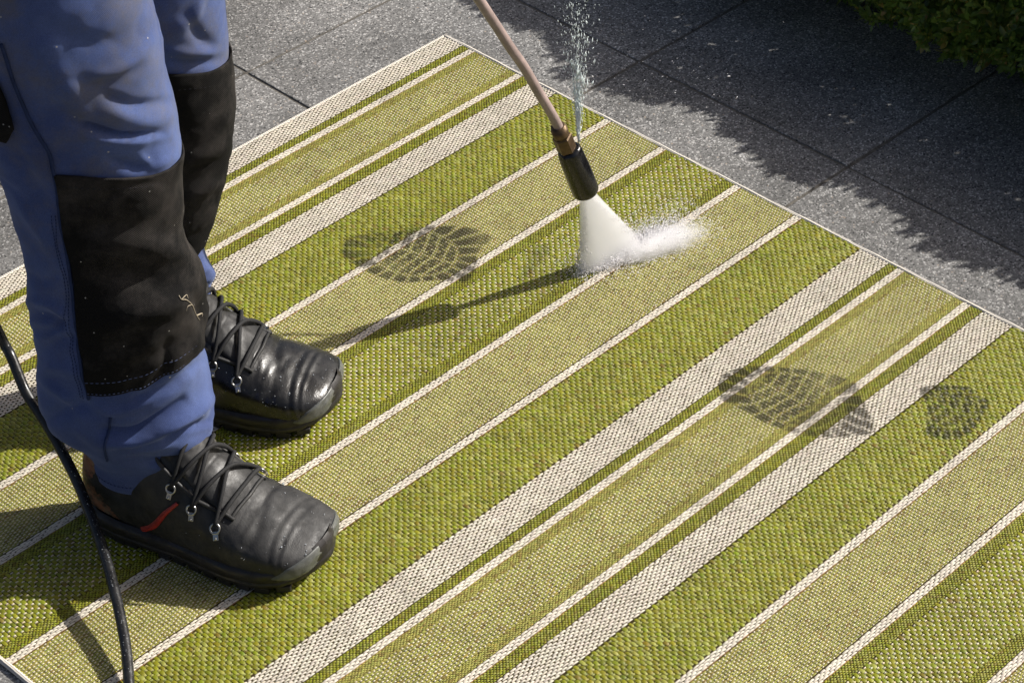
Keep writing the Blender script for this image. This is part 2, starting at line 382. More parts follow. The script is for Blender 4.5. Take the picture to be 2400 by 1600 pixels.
def jit(n, base, amt=.13, brown=.0, light=.0, lightc=LIME):
    c = np.repeat(base[None], n, 0)*(1+amt*rng.standard_normal((n, 1)))
    c = c*(1+(.012 if amt < .1 else .05)*rng.standard_normal((n, 3)))
    if light: m = rng.random(n) < light; c[m] = c[m]*.5+lightc*.5
    if brown: m = rng.random(n) < brown; c[m] = c[m]*.45+BROWN*.55
    return np.clip(c, .01, .8)
def lattice(v0, v1, dv, du, off, u0=U0, start=.5):
    nr = max(1, int(round((v1-v0)/dv))); dv = (v1-v0)/nr
    r = np.arange(nr); c = np.arange(int((U1-U0)/du)+2)
    uu = u0+c[None]*du+((r[:, None]*off) % 1)*du; vv = np.repeat(v0+(r[:, None]+start)*dv, len(c), 1)
    return uu.ravel(), vv.ravel(), dv
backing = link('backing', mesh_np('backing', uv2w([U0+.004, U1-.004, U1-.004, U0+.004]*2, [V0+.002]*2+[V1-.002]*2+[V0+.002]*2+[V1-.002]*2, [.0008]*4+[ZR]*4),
    [[3, 2, 1, 0], [4, 5, 6, 7], [0, 1, 5, 4], [1, 2, 6, 5], [2, 3, 7, 6], [3, 0, 4, 7]], False), m_plain('dark_backing_yarn', (.045, .034, .012), .9, .1, scale=400), rug)  # dark brown base sheet showing between the yarns
for kind, a, b in bands:
    v0, v1 = V1-b, V1-a; parts = []
    def add(*p, **k): parts.append(floats(*p, **k))
    def plain(v0, v1, col=GREEN):
        u, v, dv = lattice(v0, v1, .00265, .0053, .5)
        add(u, v, .0044, dv*.86, .0011, True, jit(len(u), col, .15, .03, .35))
    if kind in 'Wl':
        dv = .0029 if kind == 'W' else .0028
        u, v, dv = lattice(v0, v1, dv, .0106, .5)
        add(u, v, .0088 if kind == 'W' else .0100, dv*(.88 if kind == 'W' else .95), .0013, True, jit(len(u), CREAM*(1.06 if kind == 'W' else 1.1), .045))
        if kind == 'l':
            u, v, dv = lattice(v0-.0012, v0+.0004, .0016, .012, 0); add(u, v, .0118, .0012, .0006, True, jit(len(u), BROWN*1.5, .2))
    elif kind == 'g': plain(v0+.0008, v1-.0008)
    elif kind in 'OP':
        m = .0155 if kind == 'O' else .0016
        dv = .00265 if kind == 'O' else .00235
        u, v, dv = lattice(v0+m, v1-m, dv, .0106, .5)
        n = len(u); add(u, v, .0038, dv*.80, .0014, True, jit(n, CREAM*np.array([.98, .98, .80]), .099))
        add(u+.0053, v, .0070, dv*.92, .00095, True, jit(n, OLIVE, .12, .06, .4))
        if kind == 'O':
            for (x0, x1) in ((v0+.0006, v0+m), (v1-m, v1-.0006)):
                u, v, dv = lattice(x0, x1, .0022, .0053, .5); add(u, v, .0049, dv*.84, .0009, True, jit(len(u), OLIVE*1.1, .15, .10, .4))
    elif kind in 'GM':
        m = .0015 if kind == 'G' else .019
        if kind == 'M': plain(v0+.0008, v0+m, GREEN*1.02); plain(v1-m, v1-.0008, GREEN*1.02)
        u, v, dv = lattice(v0+m, v1-m, .00545, .0106, .5)
        n = len(u); add(u, v, .0079, .0050, .0017, False, jit(n, GREEN*(.93 if kind == 'G' else .95), .11, .015, .12))
        u2 = u+.0053
        if kind == 'G':
            add(u2, v+.0004, .0050, .0013, .0010, True, jit(n, LIME*.9, .12, .03), z0=.0001)
            add(u2, v-.0009, .0046, .0011, .0008, True, jit(n, LIME*.75, .14, .08))
        else:
            add(u2, v+.0003, .0046, .0018, .0016, True, jit(n, CREAM*np.array([.98, .98, .84]), .1))
            add(u2, v-.0011, .0046, .0011, .0008, True, jit(n, OLIVE, .2, .2, .4))
    uu = np.concatenate([p[0] for p in parts]); vv = np.concatenate([p[1] for p in parts]); zz = np.concatenate([p[2] for p in parts]); cc = np.concatenate([p[3] for p in parts])
    # the part of the band outside the frame is a plain woven sheet
    cu = np.linspace(U0+.004, U1-.004, 90); c4 = []
    um = (cu[:-1]+cu[1:])/2; hid = ~in_view(um, np.full(len(um), (v0+v1)/2))
    avg = cc.mean(0)*.62 if len(cc) else (CREAM*.8 if kind in 'Wl' else GREEN*.7)
    V = uv2w(uu, vv, zz) if len(uu) else np.zeros((0, 3)); Fc = (np.arange(len(uu)//12)[:, None, None]*12+TF[None]).reshape(-1, 4) if len(uu) else np.zeros((0, 4), int)
    if hid.any():
        k = np.where(hid)[0]; q = np.stack([uv2w(cu[k], np.full(len(k), v0), ZR+.0006), uv2w(cu[k+1], np.full(len(k), v0), ZR+.0006), uv2w(cu[k+1], np.full(len(k), v1), ZR+.0006), uv2w(cu[k], np.full(len(k), v1), ZR+.0006)], 1)
        Fc = np.vstack([Fc, len(V)+np.arange(len(k)*4).reshape(-1, 4)]); V = np.vstack([V, q.reshape(-1, 3)]); cc = np.vstack([cc, np.repeat(avg[None], len(k)*4, 0)])
    cc = cc*wet(V[:, :2])[:, None]
    o = link(BN[kind], mesh_np(BN[kind], V, Fc, True, cc), M_YARN, rug); o['kind'] = 'stuff'
# edge binding: a stitched cord along both short ends, a fine selvedge along the long ends
def binding(P, r, mat, name):
    P = np.asarray(P); me = tube_mesh(name, P, r, 10); o = link(name, me, mat, rug); return o
M_BIND = Mt('cream_binding_thread', .8, .2); w_ = M_BIND.n('TexWave'); w_.inputs['Scale'].default_value = 130; w_.inputs['Distortion'].default_value = 1.5; w_.bands_direction = 'DIAGONAL'
M_BIND.l(M_BIND.co(), w_.inputs['Vector']); M_BIND.base(M_BIND.mix(w_.outputs['Fac'], (.52, .47, .40), (.70, .66, .59))); M_BIND.bump(w_.outputs['Fac'], .6, .0008); M_BIND = M_BIND.m
for uu_ in (U0+.0028, U1-.0028):
    vv_ = np.linspace(V0+.001, V1-.001, 240); zz_ = .0030+.0003*np.sin(vv_*900)
    binding(uv2w(uu_+.0003*np.sin(vv_*37), vv_, zz_), .0037, M_BIND, 'binding')
for vv_ in (V0+.0016, V1-.0016):
    uu_ = np.linspace(U0+.003, U1-.003, 200); binding(uv2w(uu_, vv_+.0002*np.sin(uu_*31), .0036), .0024, M_BIND, 'binding')

# ------------------------------------------------------------------ box hedge
hedge = empty('box_hedge', tuple(uv2w(3.08, 1.65, 0.)))
tag(hedge, 'clipped dark green boxwood hedge overhanging the shaded paving in the upper right corner', 'hedge')
def leaf_np(L=.0165, Wd=.0088):
    t = np.array([0, .3, .65, 1.]); w = np.array([.12, .95, .85, .05]); V = []
    for ti, wi in zip(t, w):
        for s in (-1, 0, 1): V.append((s*wi*Wd/2, ti*L, .0016*abs(s)*wi - .0022*ti*ti))
    return np.array(V), grid_faces(4, 3)
LV, LF = leaf_np()
def surf_hedge(n):
    v = rng.uniform(.9, 2.43, n); a = rng.uniform(-.35, math.pi*.62, n)          # round the front and top
    bul = .026*vnoise(np.c_[v*1., a*.1, a*0], 10, 3)+.020*vnoise(np.c_[v, a*.3, a*0], 24, 4)
    cu, cz = 3.02, .158; ru = .185+bul; rz = .148+bul*1.1
    P = uv2w(cu-ru*np.cos(a), v, cz+rz*np.sin(a)); N = uv2w(-np.cos(a), np.zeros(n), np.sin(a)); N /= np.linalg.norm(N, axis=1)[:, None]
    return P, N
def frames(P, N, spread=.8):
    n = len(P); d = N+spread*rng.standard_normal((n, 3)); d[:, 2] += .5; d /= np.linalg.norm(d, axis=1)[:, None]
    r = rng.standard_normal((n, 3)); x = np.cross(d, r); x /= np.linalg.norm(x, axis=1)[:, None]; z = np.cross(x, d)
    return np.stack([x, d, z], 2)
n_sprig = 2400
SPp, SPn = surf_hedge(n_sprig)
leafP, leafR, leafS = [], [], []
R0 = frames(SPp, SPn, .45)
for k in range(11):                         # opposite leaves along each twig, rosette at its tip
    t = .034*(k//2)/5.; ang = (k % 2)*math.pi+(k//2)*1.35; tilt = .95-.12*(k//2)
    ax = R0[:, :, 1]; side = R0[:, :, 0]*math.cos(ang)+R0[:, :, 2]*math.sin(ang)
    d = ax*math.cos(tilt)+side*math.sin(tilt)+.18*rng.standard_normal((n_sprig, 3)); d /= np.linalg.norm(d, axis=1)[:, None]
    x = np.cross(d, ax+.3*rng.standard_normal((n_sprig, 3))); x /= np.linalg.norm(x, axis=1)[:, None]; z = np.cross(x, d)
    leafP.append(SPp+ax*(t-.022)); leafR.append(np.stack([x, d, z], 2)); leafS.append(rng.uniform(.75, 1.2, n_sprig)*(1 if k < 8 else .8))
leafP = np.concatenate(leafP); leafR = np.concatenate(leafR); leafS = np.concatenate(leafS)
# foliage down to the ground, with oversized leaves added inside to block the sun
n_in = 15000
Pi = uv2w(rng.uniform(2.96, 3.40, n_in), rng.uniform(.9, 2.385, n_in), 0.); Pi[:, 2] = rng.uniform(.0, .225, n_in)
leafP = np.concatenate([leafP, Pi]); leafR = np.concatenate([leafR, frames(Pi, np.tile(SUN, (n_in, 1)), .5)]); leafS = np.concatenate([leafS, rng.uniform(2.2, 3.2, n_in)])
n_f = 9000  # more enlarged leaves near the front, added against sun leaking through
Pf = uv2w(rng.uniform(2.95, 3.14, n_f), rng.uniform(.9, 2.385, n_f), 0.); Pf[:, 2] = rng.uniform(.0, .20, n_f)
leafP = np.concatenate([leafP, Pf]); leafR = np.concatenate([leafR, frames(Pf, np.tile(SUN, (n_f, 1)), .4)]); leafS = np.concatenate([leafS, rng.uniform(1.8, 2.6, n_f)])
# deep interior leaves close the gaps
P2, N2 = surf_hedge(5200); P2 = P2-N2*rng.uniform(.02, .05, (5200, 1))
leafP = np.concatenate([leafP, P2]); leafR = np.concatenate([leafR, frames(P2, N2, 1.)]); leafS = np.concatenate([leafS, rng.uniform(.9, 1.4, 5200)])
pp = proj(leafP); vis = (pp[:, 0] > 1900) & (pp[:, 0] < 2420) & (pp[:, 1] > -20)
dist = np.linalg.norm(leafP-[0, 0, H], axis=1); dist[~vis] = 99
order = np.argsort(dist); front = order[:300]; rest = order[300:]
lm = [mesh_np('leaf', LV*[1, 1, s], LF, True) for s in (1., .6, 1.5, 1.)]
for m_ in lm: m_.materials.append(M_LEAF)
for k in front:
    o = link('leaf', lm[k % 4], None, hedge)
    Mx = np.eye(4); Mx[:3, :3] = leafR[k]*leafS[k]; Mx[:3, 3] = leafP[k]-np.array(hedge.location); o.matrix_parent_inverse = Matrix()
    o.matrix_local = Matrix(Mx.tolist())
V = (np.einsum('nij,lj->nli', leafR[rest]*leafS[rest][:, None, None], LV)+leafP[rest][:, None]).reshape(-1, 3)
o = link('foliage', mesh_np('foliage', V, (np.arange(len(rest))[:, None, None]*12+LF[None]).reshape(-1, 4)), M_LEAF, hedge); o['kind'] = 'stuff'
for k in range(9):
    v = .98+.165*k; b0 = uv2w(3.06+.03*math.sin(k*2.), v, 0.); pts = [b0, b0+[.01*math.sin(k), .012, .07], b0+[-.02, .0, .14], b0+[-.02+.03*math.sin(k*3), .02, .2]]
    link('stem', tube_mesh('stem', catmull(pts, 9), np.linspace(.008, .003, 9), 7), M_STEM, hedge)

# ------------------------------------------------------------------ the worker: trousers
person = empty('person', (-.44, 2.49, 0))
tag(person, 'person in dirty blue work trousers with black knee patches, standing on the rug', 'person')
def interp(tab, y):
    tab = np.array(sorted(tab), float); return np.interp(y, tab[:, 0], tab[:, 1])
def smooth1(x, k):
    w = np.hanning(2*k+3)[1:-1]; w /= w.sum(); return np.convolve(np.pad(x, k, 'edge'), w, 'valid')
class Leg:
    """rings of one trouser leg; silhouettes measured at rows of the photograph, given real depth"""
    def __init__(s, left, right, Y, rows, kd, nr=200, nt=168, sm=2):
        y = np.linspace(rows[0], rows[1], nr)
        xl, xr = smooth1(interp(left, y), sm), smooth1(interp(right, y), sm); Yv = interp(Y, y)
        Lp = aty(xl, y, Yv); Rp = aty(xr, y, Yv)
        s.z = (Lp[:, 2]+Rp[:, 2])/2; s.cx = (Lp[:, 0]+Rp[:, 0])/2; s.a = (Rp[:, 0]-Lp[:, 0])/2; s.Y = Yv; s.kd = interp(kd, y)
        s.nr, s.nt, s.y = nr, nt, y
        th = np.linspace(-math.pi, math.pi, nt, endpoint=False); s.th = th
        s.P = s.at(np.repeat(np.arange(nr), nt).astype(float), np.tile(th, nr)).reshape(nr, nt, 3)
        s.N = np.zeros_like(s.P); s.N[..., 0] = np.cos(th)[None]; s.N[..., 1] = np.sin(th)[None]
    def at(s, r, th, n=2.25):
        i = np.arange(s.nr); f = lambda q: np.interp(r, i, q)
        c, sn = np.cos(th), np.sin(th); e = 2/n
        x = f(s.cx)+f(s.a)*np.sign(c)*np.abs(c)**e; y = f(s.Y)+f(s.a*s.kd)*np.sign(sn)*np.abs(sn)**e
        return np.stack([x, y, f(s.z)], -1)
    def fold(s, pts, amp, w, wdown=None):
        """a crease along a measured line: amp > 0 ridge, < 0 valley (metres)"""
        P = s.P.reshape(-1, 3); q = proj(P); pts = catmull(np.array(pts, float), 24)
        fr = (s.N.reshape(-1, 3)@np.array([.0, -1, .0]) > -.25)
        best = np.full(len(q), 1e9); tt = np.zeros(len(q)); sg = np.ones(len(q))
        for k in range(len(pts)-1):
            a, b = pts[k], pts[k+1]; e = b-a; wv = q-a; t = np.clip((wv@e)/(e@e), 0, 1); v = wv-t[:, None]*e; d = np.linalg.norm(v, axis=1)
            u = d < best; best[u] = d[u]; tt[u] = (k+t[u])/(len(pts)-1); sg[u] = np.sign(e[0]*wv[u, 1]-e[1]*wv[u, 0])
        ww = np.where(sg > 0, wdown or w, w)
        g = np.exp(-(best/ww)**2)*np.sin(np.pi*np.clip(tt*.86+.07, 0, 1))**.6*fr
        s.disp = s.disp+1.25*amp*g
    disp = 0.
    def finish(s, seed, amp=.0022):
        P = s.P.reshape(-1, 3)
        Q = np.c_[P[:, 0], P[:, 1], P[:, 2]*1.7]
        s.disp = s.disp+amp*(vnoise(Q, 14, seed)+.5*vnoise(Q, 32, seed+1)+.22*vnoise(Q, 75, seed+2))
        R1 = Q@np.array([[1, .2, .5], [.1, 1, 0], [-.6, .1, 1.]]); s.disp = s.disp-.0021*np.clip(1-np.abs(vnoise(R1, 13, seed+7))*3.2, 0, 1)**1.5*np.clip(.4+vnoise(Q, 8, seed+8), 0, 1)
        s.disp = np.asarray(s.disp).reshape(s.nr, s.nt)
        s.P = s.P+s.N*s.disp[..., None]
    def patch(s, th0, th1, z0, z1, off, nr=90, nt=90, rough=None):
        """a sheet lying on the trouser surface; th0/th1/z0/z1 may be functions of the other parameter in 0..1"""
        t = np.linspace(0, 1, nt); h = np.linspace(0, 1, nr); T, Hh = np.meshgrid(t, h)
        zb = z0(T) if callable(z0) else z0; zt = z1(T) if callable(z1) else z1; z = zb+(zt-zb)*Hh
        a0 = th0(z) if callable(th0) else th0; a1 = th1(z) if callable(th1) else th1; th = a0+(a1-a0)*T
        return s.on(z, th, off)
    def on(s, z, th, off):
        zz = s.z; o = np.argsort(zz); r = np.interp(z, zz[o], np.arange(s.nr)[o].astype(float))
        ti = ((th+math.pi)/(2*math.pi)*s.nt) % s.nt
        r0 = np.clip(r.astype(int), 0, s.nr-2); fr = (r-r0)[..., None]; t0 = ti.astype(int) % s.nt; t1 = (t0+1) % s.nt; ft = (ti-np.floor(ti))[..., None]
        A = s.P[r0, t0]*(1-ft)+s.P[r0, t1]*ft; B = s.P[r0+1, t0]*(1-ft)+s.P[r0+1, t1]*ft
        n = np.stack([np.cos(th), np.sin(th), np.zeros_like(th)], -1)
        return A*(1-fr)+B*fr+n*np.asarray(off)[..., None] if np.ndim(off) else A*(1-fr)+B*fr+n*off
    def locate(s, x, y):
        if not hasattr(s, 'q'): s.q = proj(s.P); s.fr = s.N@np.array([0, -.8, .0]) > -.05
        d = np.hypot(s.q[..., 0]-x, s.q[..., 1]-y)+np.where(s.fr, 0, 1e6); k = np.unravel_index(np.argmin(d), d.shape); t = s.th[k[1]]
        return s.z[k[0]], (t if t < 2.6 else t-2*math.pi)
    def row(s, y): return np.interp(y, s.y, s.z)
    def theta(s, x, y):                     # angle on the near side at which a measured point lies
        z = np.interp(y, s.y, s.z); i = np.interp(y, s.y, np.arange(s.nr)); a = np.interp(i, np.arange(s.nr), s.a); cx = np.interp(i, np.arange(s.nr), s.cx); Yv = np.interp(i, np.arange(s.nr), s.Y)
        p = aty(np.array([float(x)]), np.array([float(y)]), np.array([float(Yv)]))[0]
        q = np.clip((p[0]-cx)/a, -.999, .999); return -math.acos(np.sign(q)*abs(q)**(2.25/2))
LEFT1 = [(-420, -330), (0, -150), (150, -80), (300, -35), (402, 0), (428, 10), (470, 25), (528, 41), (587, 54), (632, 61), (687, 68), (735, 74), (772, 80), (824, 91), (898, 92), (935, 99), (965, 118), (1000, 172), (1035, 208), (1090, 226)]
RIGHT1 = [(-420, 270), (0, 352), (61, 366), (116, 380), (159, 383), (208, 395), (254, 409), (294, 411), (331, 421), (367, 422), (428, 422), (572, 422), (602, 437), (639, 462), (672, 472), (713, 474), (757, 483), (794, 477), (824, 481), (861, 485), (928, 496), (957, 496), (980, 503), (1024, 496), (1053, 500), (1090, 496)]
legR = Leg(LEFT1, RIGHT1, [(-420, 2.40), (0, 2.375), (1090, 2.372)], (-420, 1078), [(-420, .8), (400, .78), (900, .85), (1090, .9)])
RF = legR.fold
RF([(215, 182), (270, 172), (320, 140), (362, 88)], .0045, 13, 16); RF([(200, 200), (270, 195), (330, 160)], -.0035, 16)
RF([(245, 222), (310, 245), (392, 238)], -.005, 11, 13); RF([(250, 262), (330, 285), (405, 275)], .003, 16)
RF([(200, 292), (285, 318), (380, 313)], -.0085, 9, 10); RF([(205, 318), (300, 330), (395, 318)], .0045, 11)
RF([(140, 250), (190, 290), (260, 312)], -.004, 16); RF([(255, 372), (320, 395), (360, 388)], -.0045, 10); RF([(330, 365), (360, 390), (410, 370)], .003, 9)
RF([(100, 120), (160, 200), (190, 280)], .004, 30); RF([(120, 60), (230, 110), (330, 60)], -.003, 24)
RF([(20, 330), (70, 420), (120, 500)], -.004, 22); RF([(40, 470), (95, 545), (115, 590)], .004, 14); RF([(62, 640), (100, 660), (150, 640)], -.003, 14)
RF([(70, 705), (120, 715), (155, 745), (160, 790)], .005, 9); RF([(75, 735), (115, 745), (150, 770)], -.005, 10); RF([(80, 775), (120, 775), (165, 745)], -.004, 9)
RF([(95, 830), (140, 800), (180, 790)], -.004, 13); RF([(95, 880), (130, 860), (190, 880)], .003, 14)
RF([(110, 985), (160, 960), (215, 945)], -.005, 16); RF([(200, 935), (280, 972), (370, 935), (440, 880)], .0045, 13)
RF([(240, 1010), (310, 1015), (370, 985), (430, 940)], -.011, 12); RF([(235, 1045), (330, 1032), (430, 975), (492, 930)], .007, 12)
RF([(390, 1030), (425, 1010), (492, 985)], -.0075, 9); RF([(300, 1060), (390, 1045), (490, 1005)], .004, 9); RF([(350, 1085), (420, 1080), (488, 1055)], -.0105, 8); RF([(250, 1080), (330, 1075), (410, 1060)], -.003, 9)
RF([(150, 1010), (185, 1045), (225, 1075)], -.004, 14)
RF([(270, 1062), (380, 1042), (488, 1012)], -.0065, 8); RF([(320, 935), (400, 905), (475, 845)], -.0055, 9); RF([(370, 1004), (440, 975), (492, 942)], .0055, 8); RF([(250, 985), (330, 962), (420, 900)], -.004, 8); RF([(110, 900), (150, 930), (200, 990)], .0035, 10)
RF([(200, 520), (300, 545), (420, 530)], -.003, 30); RF([(190, 575), (300, 560), (420, 600), (465, 650)], .005, 28); RF([(220, 640), (320, 650), (420, 690)], -.004, 26)
RF([(250, 760), (360, 720), (450, 680)], .006, 30); RF([(300, 870), (370, 830), (470, 770)], -.004, 20); RF([(350, 900), (385, 860), (395, 800)], -.004, 12); RF([(450, 690), (470, 740), (480, 790)], -.004, 14)
legR.finish(3)
LEFT2 = [(-120, 60), (0, 110), (250, 195), (500, 235), (650, 300), (790, 315)]
RIGHT2 = [(-120, 512), (0, 526), (61, 533), (129, 537), (171, 542), (245, 543), (306, 539), (398, 526), (461, 514), (528, 492), (574, 472), (602, 482), (643, 499), (676, 499), (706, 479), (740, 477), (757, 488), (780, 512), (795, 524), (800, 524)]
legL = Leg(LEFT2, RIGHT2, [(-120, 2.62), (790, 2.635)], (-120, 792), [(-120, .8), (500, .8), (790, .95)])
LFo = legL.fold
LFo([(440, 40), (470, 90), (520, 120)], -.004, 16); LFo([(420, 70), (455, 40), (470, 0)], .004, 13); LFo([(390, 140), (450, 150), (530, 140)], -.004, 12); LFo([(400, 120), (460, 125), (525, 118)], .003, 12)
LFo([(455, 690), (480, 675), (499, 668)], -.006, 9); LFo([(460, 640), (480, 630), (500, 650)], .004, 12); LFo([(430, 380), (470, 360), (530, 340)], .004, 20); LFo([(425, 470), (470, 440), (510, 430)], .004, 16)
LFo([(480, 745), (500, 770), (520, 790)], .003, 10)
legL.finish(9)
hip = []
VV, FF = [], []; off = 0
for lg in (legR, legL):
    # carry each leg up to the waist, closing in on the pelvis
    top = lg.P[0]; c = top.mean(0); up = []
    for f, zt in ((.35, .82), (.7, .90), (1., 1.0), (1.02, 1.04)):
        if zt <= c[2]+.02: continue
        side = -1 if lg is legR else 1
        tgt = np.array([-.475, 2.49+side*.07*(1-.3*f), zt]); rad = np.stack([np.cos(lg.th)*.150, np.sin(lg.th)*.118, np.zeros(lg.nt)], 1)
        up.append((top-c)*(1-f)+rad*f+c*(1-f)*[1, 1, 0]+tgt*[f, f, 1])
    rings = np.concatenate([np.array(up)[::-1], lg.P], 0)
    # hem folded under: inner ring goes up inside
    inner = lg.P[-1]-lg.N[-1]*.006; rings = np.concatenate([rings, (lg.P[-1]-lg.N[-1]*.002-[0, 0, .002])[None], inner[None], (inner+[0, 0, .05])[None]], 0)
    n = len(rings); VV.append(rings.reshape(-1, 3)); FF.append(grid_faces(n, lg.nt, True)+off); off += n*lg.nt
    capc = np.arange(lg.nt)
trousers = link('trousers', mesh_np('trousers', np.vstack(VV), np.vstack(FF)[:, ::-1]), M_DENIM, person)
def sheet(name, G, mat, parent, thick=.0012, reverse=False):
    nr, nt_ = G.shape[:2]; f = grid_faces(nr, nt_); me = mesh_np(name, G.reshape(-1, 3), f if reverse else f[:, ::-1])
    o = link(name, me, mat, parent); md = o.modifiers.new('thickness', 'SOLIDIFY'); md.thickness = thick; md.offset = 0
    return o
# knee patches
def th_of(lg, pts):
    zt = np.array([lg.locate(x, y) for x, y in pts]); z, t = zt[:, 0], zt[:, 1]; o = np.argsort(z)
    return lambda zz: np.interp(zz, z[o], t[o])
edgeR = th_of(legR, [(126, 405), (132, 430), (145, 500), (150, 560), (165, 620), (176, 660), (177, 720), (186, 780), (192, 840), (203, 900), (212, 935)])
xtab = np.array([126, 213, 290, 345, 390, 430, 460, 482, 482, 482]); ytab = np.array([930, 928, 914, 896, 880, 850, 822, 798, 780, 770])
def frac_curve(lg, pts, th0, th1):
    tz = [lg.locate(x, y)[::-1] if x is not None else (a, lg.row(y)) for x, y, a in pts]
    z = np.array([q[1] for q in tz]); t = np.array([q[0] for q in tz]); t = (t-th0)/(th1-th0); o = np.argsort(t)
    return lambda T: np.interp(T, t[o], z[o])
tL, tR_ = legR.locate(200, 800)[1], 1.25
bot = frac_curve(legR, [(205, 926, 0), (290, 913, 0), (345, 897, 0), (390, 878, 0), (430, 850, 0), (462, 818, 0), (None, 800, 0.05), (None, 800, .6), (None, 800, 1.25)], tL, tR_)
topz = frac_curve(legR, [(130, 410, 0), (250, 420, 0), (340, 414, 0), (390, 397, 0), (415, 375, 0), (None, 362, .05), (None, 360, 1.25)], tL, tR_)
PR = legR.patch(edgeR, 1.25, bot, topz, .0024, 150, 140)
# little pulls along the lower hem of the patch
hb = np.exp(-np.linspace(0, 1, 150)/.06)[:, None]; PR = PR+np.stack([np.zeros((150, 140)), -np.abs(hb*np.sin(np.linspace(0, 22, 140))[None])*.0035, np.zeros((150, 140))], -1)
padR = sheet('knee_patch', PR, M_PAD, person, .0026)
edgeL = -2.6
topL = frac_curve(legL, [(384, 173, 0), (440, 172, 0), (490, 165, 0), (520, 150, 0), (None, 134, 0.), (None, 130, 1.2)], -2.6, 1.2)
botL = frac_curve(legL, [(None, 650, -2.6), (440, 640, 0), (452, 618, 0), (466, 585, 0), (None, 566, 0.), (None, 560, 1.2)], -2.6, 1.2)
PL = legL.patch(-2.6, 1.2, botL, topL, .0028, 110, 120)
padL = sheet('knee_patch', PL, M_PAD, person, .0026)
def stitches(name, path, parent, mat, L=.0042, gap=.0022, r=.00055):
    path = np.asarray(path); d = np.r_[0, np.cumsum(np.linalg.norm(np.diff(path, axis=0), axis=1))]; V, Fs, off = [], [], 0; x = 0
    P = lambda q: np.stack([np.interp(q, d, path[:, k]) for k in range(3)], -1)
    while x+L < d[-1]:
        c = P(np.linspace(x, x+L, 3)); T = c[2]-c[0]; T /= np.linalg.norm(T); N = np.cross(T, [0, 0, 1.]); N /= np.linalg.norm(N); B = np.cross(T, N)
        a = np.linspace(0, 2*np.pi, 5, endpoint=False); rr = np.array([.4, 1, .4])*r
        V.append((c[:, None]+rr[:, None, None]*(np.cos(a)[None, :, None]*N+np.sin(a)[None, :, None]*B)).reshape(-1, 3)); Fs.append(grid_faces(3, 5, True)+off); off += 15; x += L+gap
    o = link(name, mesh_np(name, np.vstack(V), np.vstack(Fs)), mat, parent); o['kind'] = 'stuff'; return o
stitches('stitching', PR[9]+[.0, -.0016, .0008], padR, M_STITCH)
stitches('stitching', PR[1]+[.0, -.0018, .0008], padR, M_STITCH, .003, .0022, .0005)
stitches('stitching', PR[-8]+[.0, -.0016, .0004], padR, M_DARKT, .0035, .003, .0004)
stitches('stitching', PL[-8]+[.0, -.0016, .0004], padL, M_DARKT, .0035, .003, .0004)
# seams
def on_px(lg, pts, off, n=60):
    k = np.array([lg.locate(x, y) for x, y in catmull(np.array(pts, float), max(8, n//4))]); k = catmull(np.c_[smooth1(k[:, 0], 1), smooth1(k[:, 1], 1)], n); return lg.on(k[:, 0], k[:, 1], off)
seamP = [(2, 92), (30, 180), (60, 262), (100, 330), (121, 378), (128, 412), (140, 500), (147, 560), (160, 618), (172, 660), (173, 720), (182, 780), (188, 840), (199, 900), (212, 938)]
link('outer_seam', tube_mesh('outer_seam', on_px(legR, seamP, .0012, 120), .0022, 8), M_SEAM, trousers)
seam2 = [(x-13, y) for x, y in seamP[6:]]
stitches('seam_stitching', on_px(legR, seam2, .0008, 90), trousers, M_SEAM, .003, .0016, .0006)
stitches('seam_stitching', on_px(legR, [(x-20, y) for x, y in seamP[6:]], .0008, 90), trousers, M_SEAM, .003, .0016, .0006)
link('shin_seam', tube_mesh('shin_seam', on_px(legR, [(262, 975), (258, 1010), (245, 1035), (247, 1065), (255, 1078)], .0008, 40), .0016, 8), M_SEAM, trousers)
stitches('hem_stitching', legR.on(np.full(120, legR.z[-1]+.011), np.linspace(-3, .3, 120), .0008), trousers, M_SEAM, .003, .002, .0005)
stitches('hem_stitching', legL.on(np.full(120, legL.z[-1]+.011), np.linspace(-2, .6, 120), .0008), trousers, M_SEAM, .003, .002, .0005)
# black ruler-pocket flap at the thigh
fp = [(-6, 200), (-4, 330)]
za, zb_ = legR.locate(20, 322)[0], legR.locate(10, 190)[0]
flap = legR.patch(legR.locate(-40, 260)[1], lambda z: np.interp(z, [za, za+.02, zb_], [legR.locate(20, 320)[1], legR.locate(38, 300)[1], legR.locate(8, 200)[1]]), za, zb_, .006, 30, 20)
sheet('pocket_flap', flap, M_PAD, person, .005)

# ------------------------------------------------------------------ boots
BT = [  # bottom x,z, top x,z, half width, y shift  (toe -> heel -> shaft)
 (.3150, .034, .3165, .042, .012, .010), (.3130, .029, .3142, .049, .0290, .010), (.3050, .024, .3060, .0555, .0415, .009), (.2900, .021, .2895, .0625, .0500, .007), (.2620, .020, .2610, .0735, .0545, .004),
 (.2300, .020, .2330, .0850, .0550, .002), (.1950, .020, .2060, .1000, .0525, .000), (.1600, .020, .1840, .1180, .0490, -.001), (.1250, .020, .1660, .1350, .0460, -.002), (.0900, .020, .1530, .1490, .0440, -.002),
 (.0550, .020, .1440, .1600, .0425, -.001), (.0220, .022, .1400, .1690, .0405, 0), (.0020, .034, .1380, .1770, .0390, 0), (-.0020, .066, .1370, .1860, .0390, 0), (.0040, .105, .1370, .196, .0400, 0), (.0080, .150, .1380, .2060, .0410, 0)]
BTd = catmull(np.array(BT), 160)
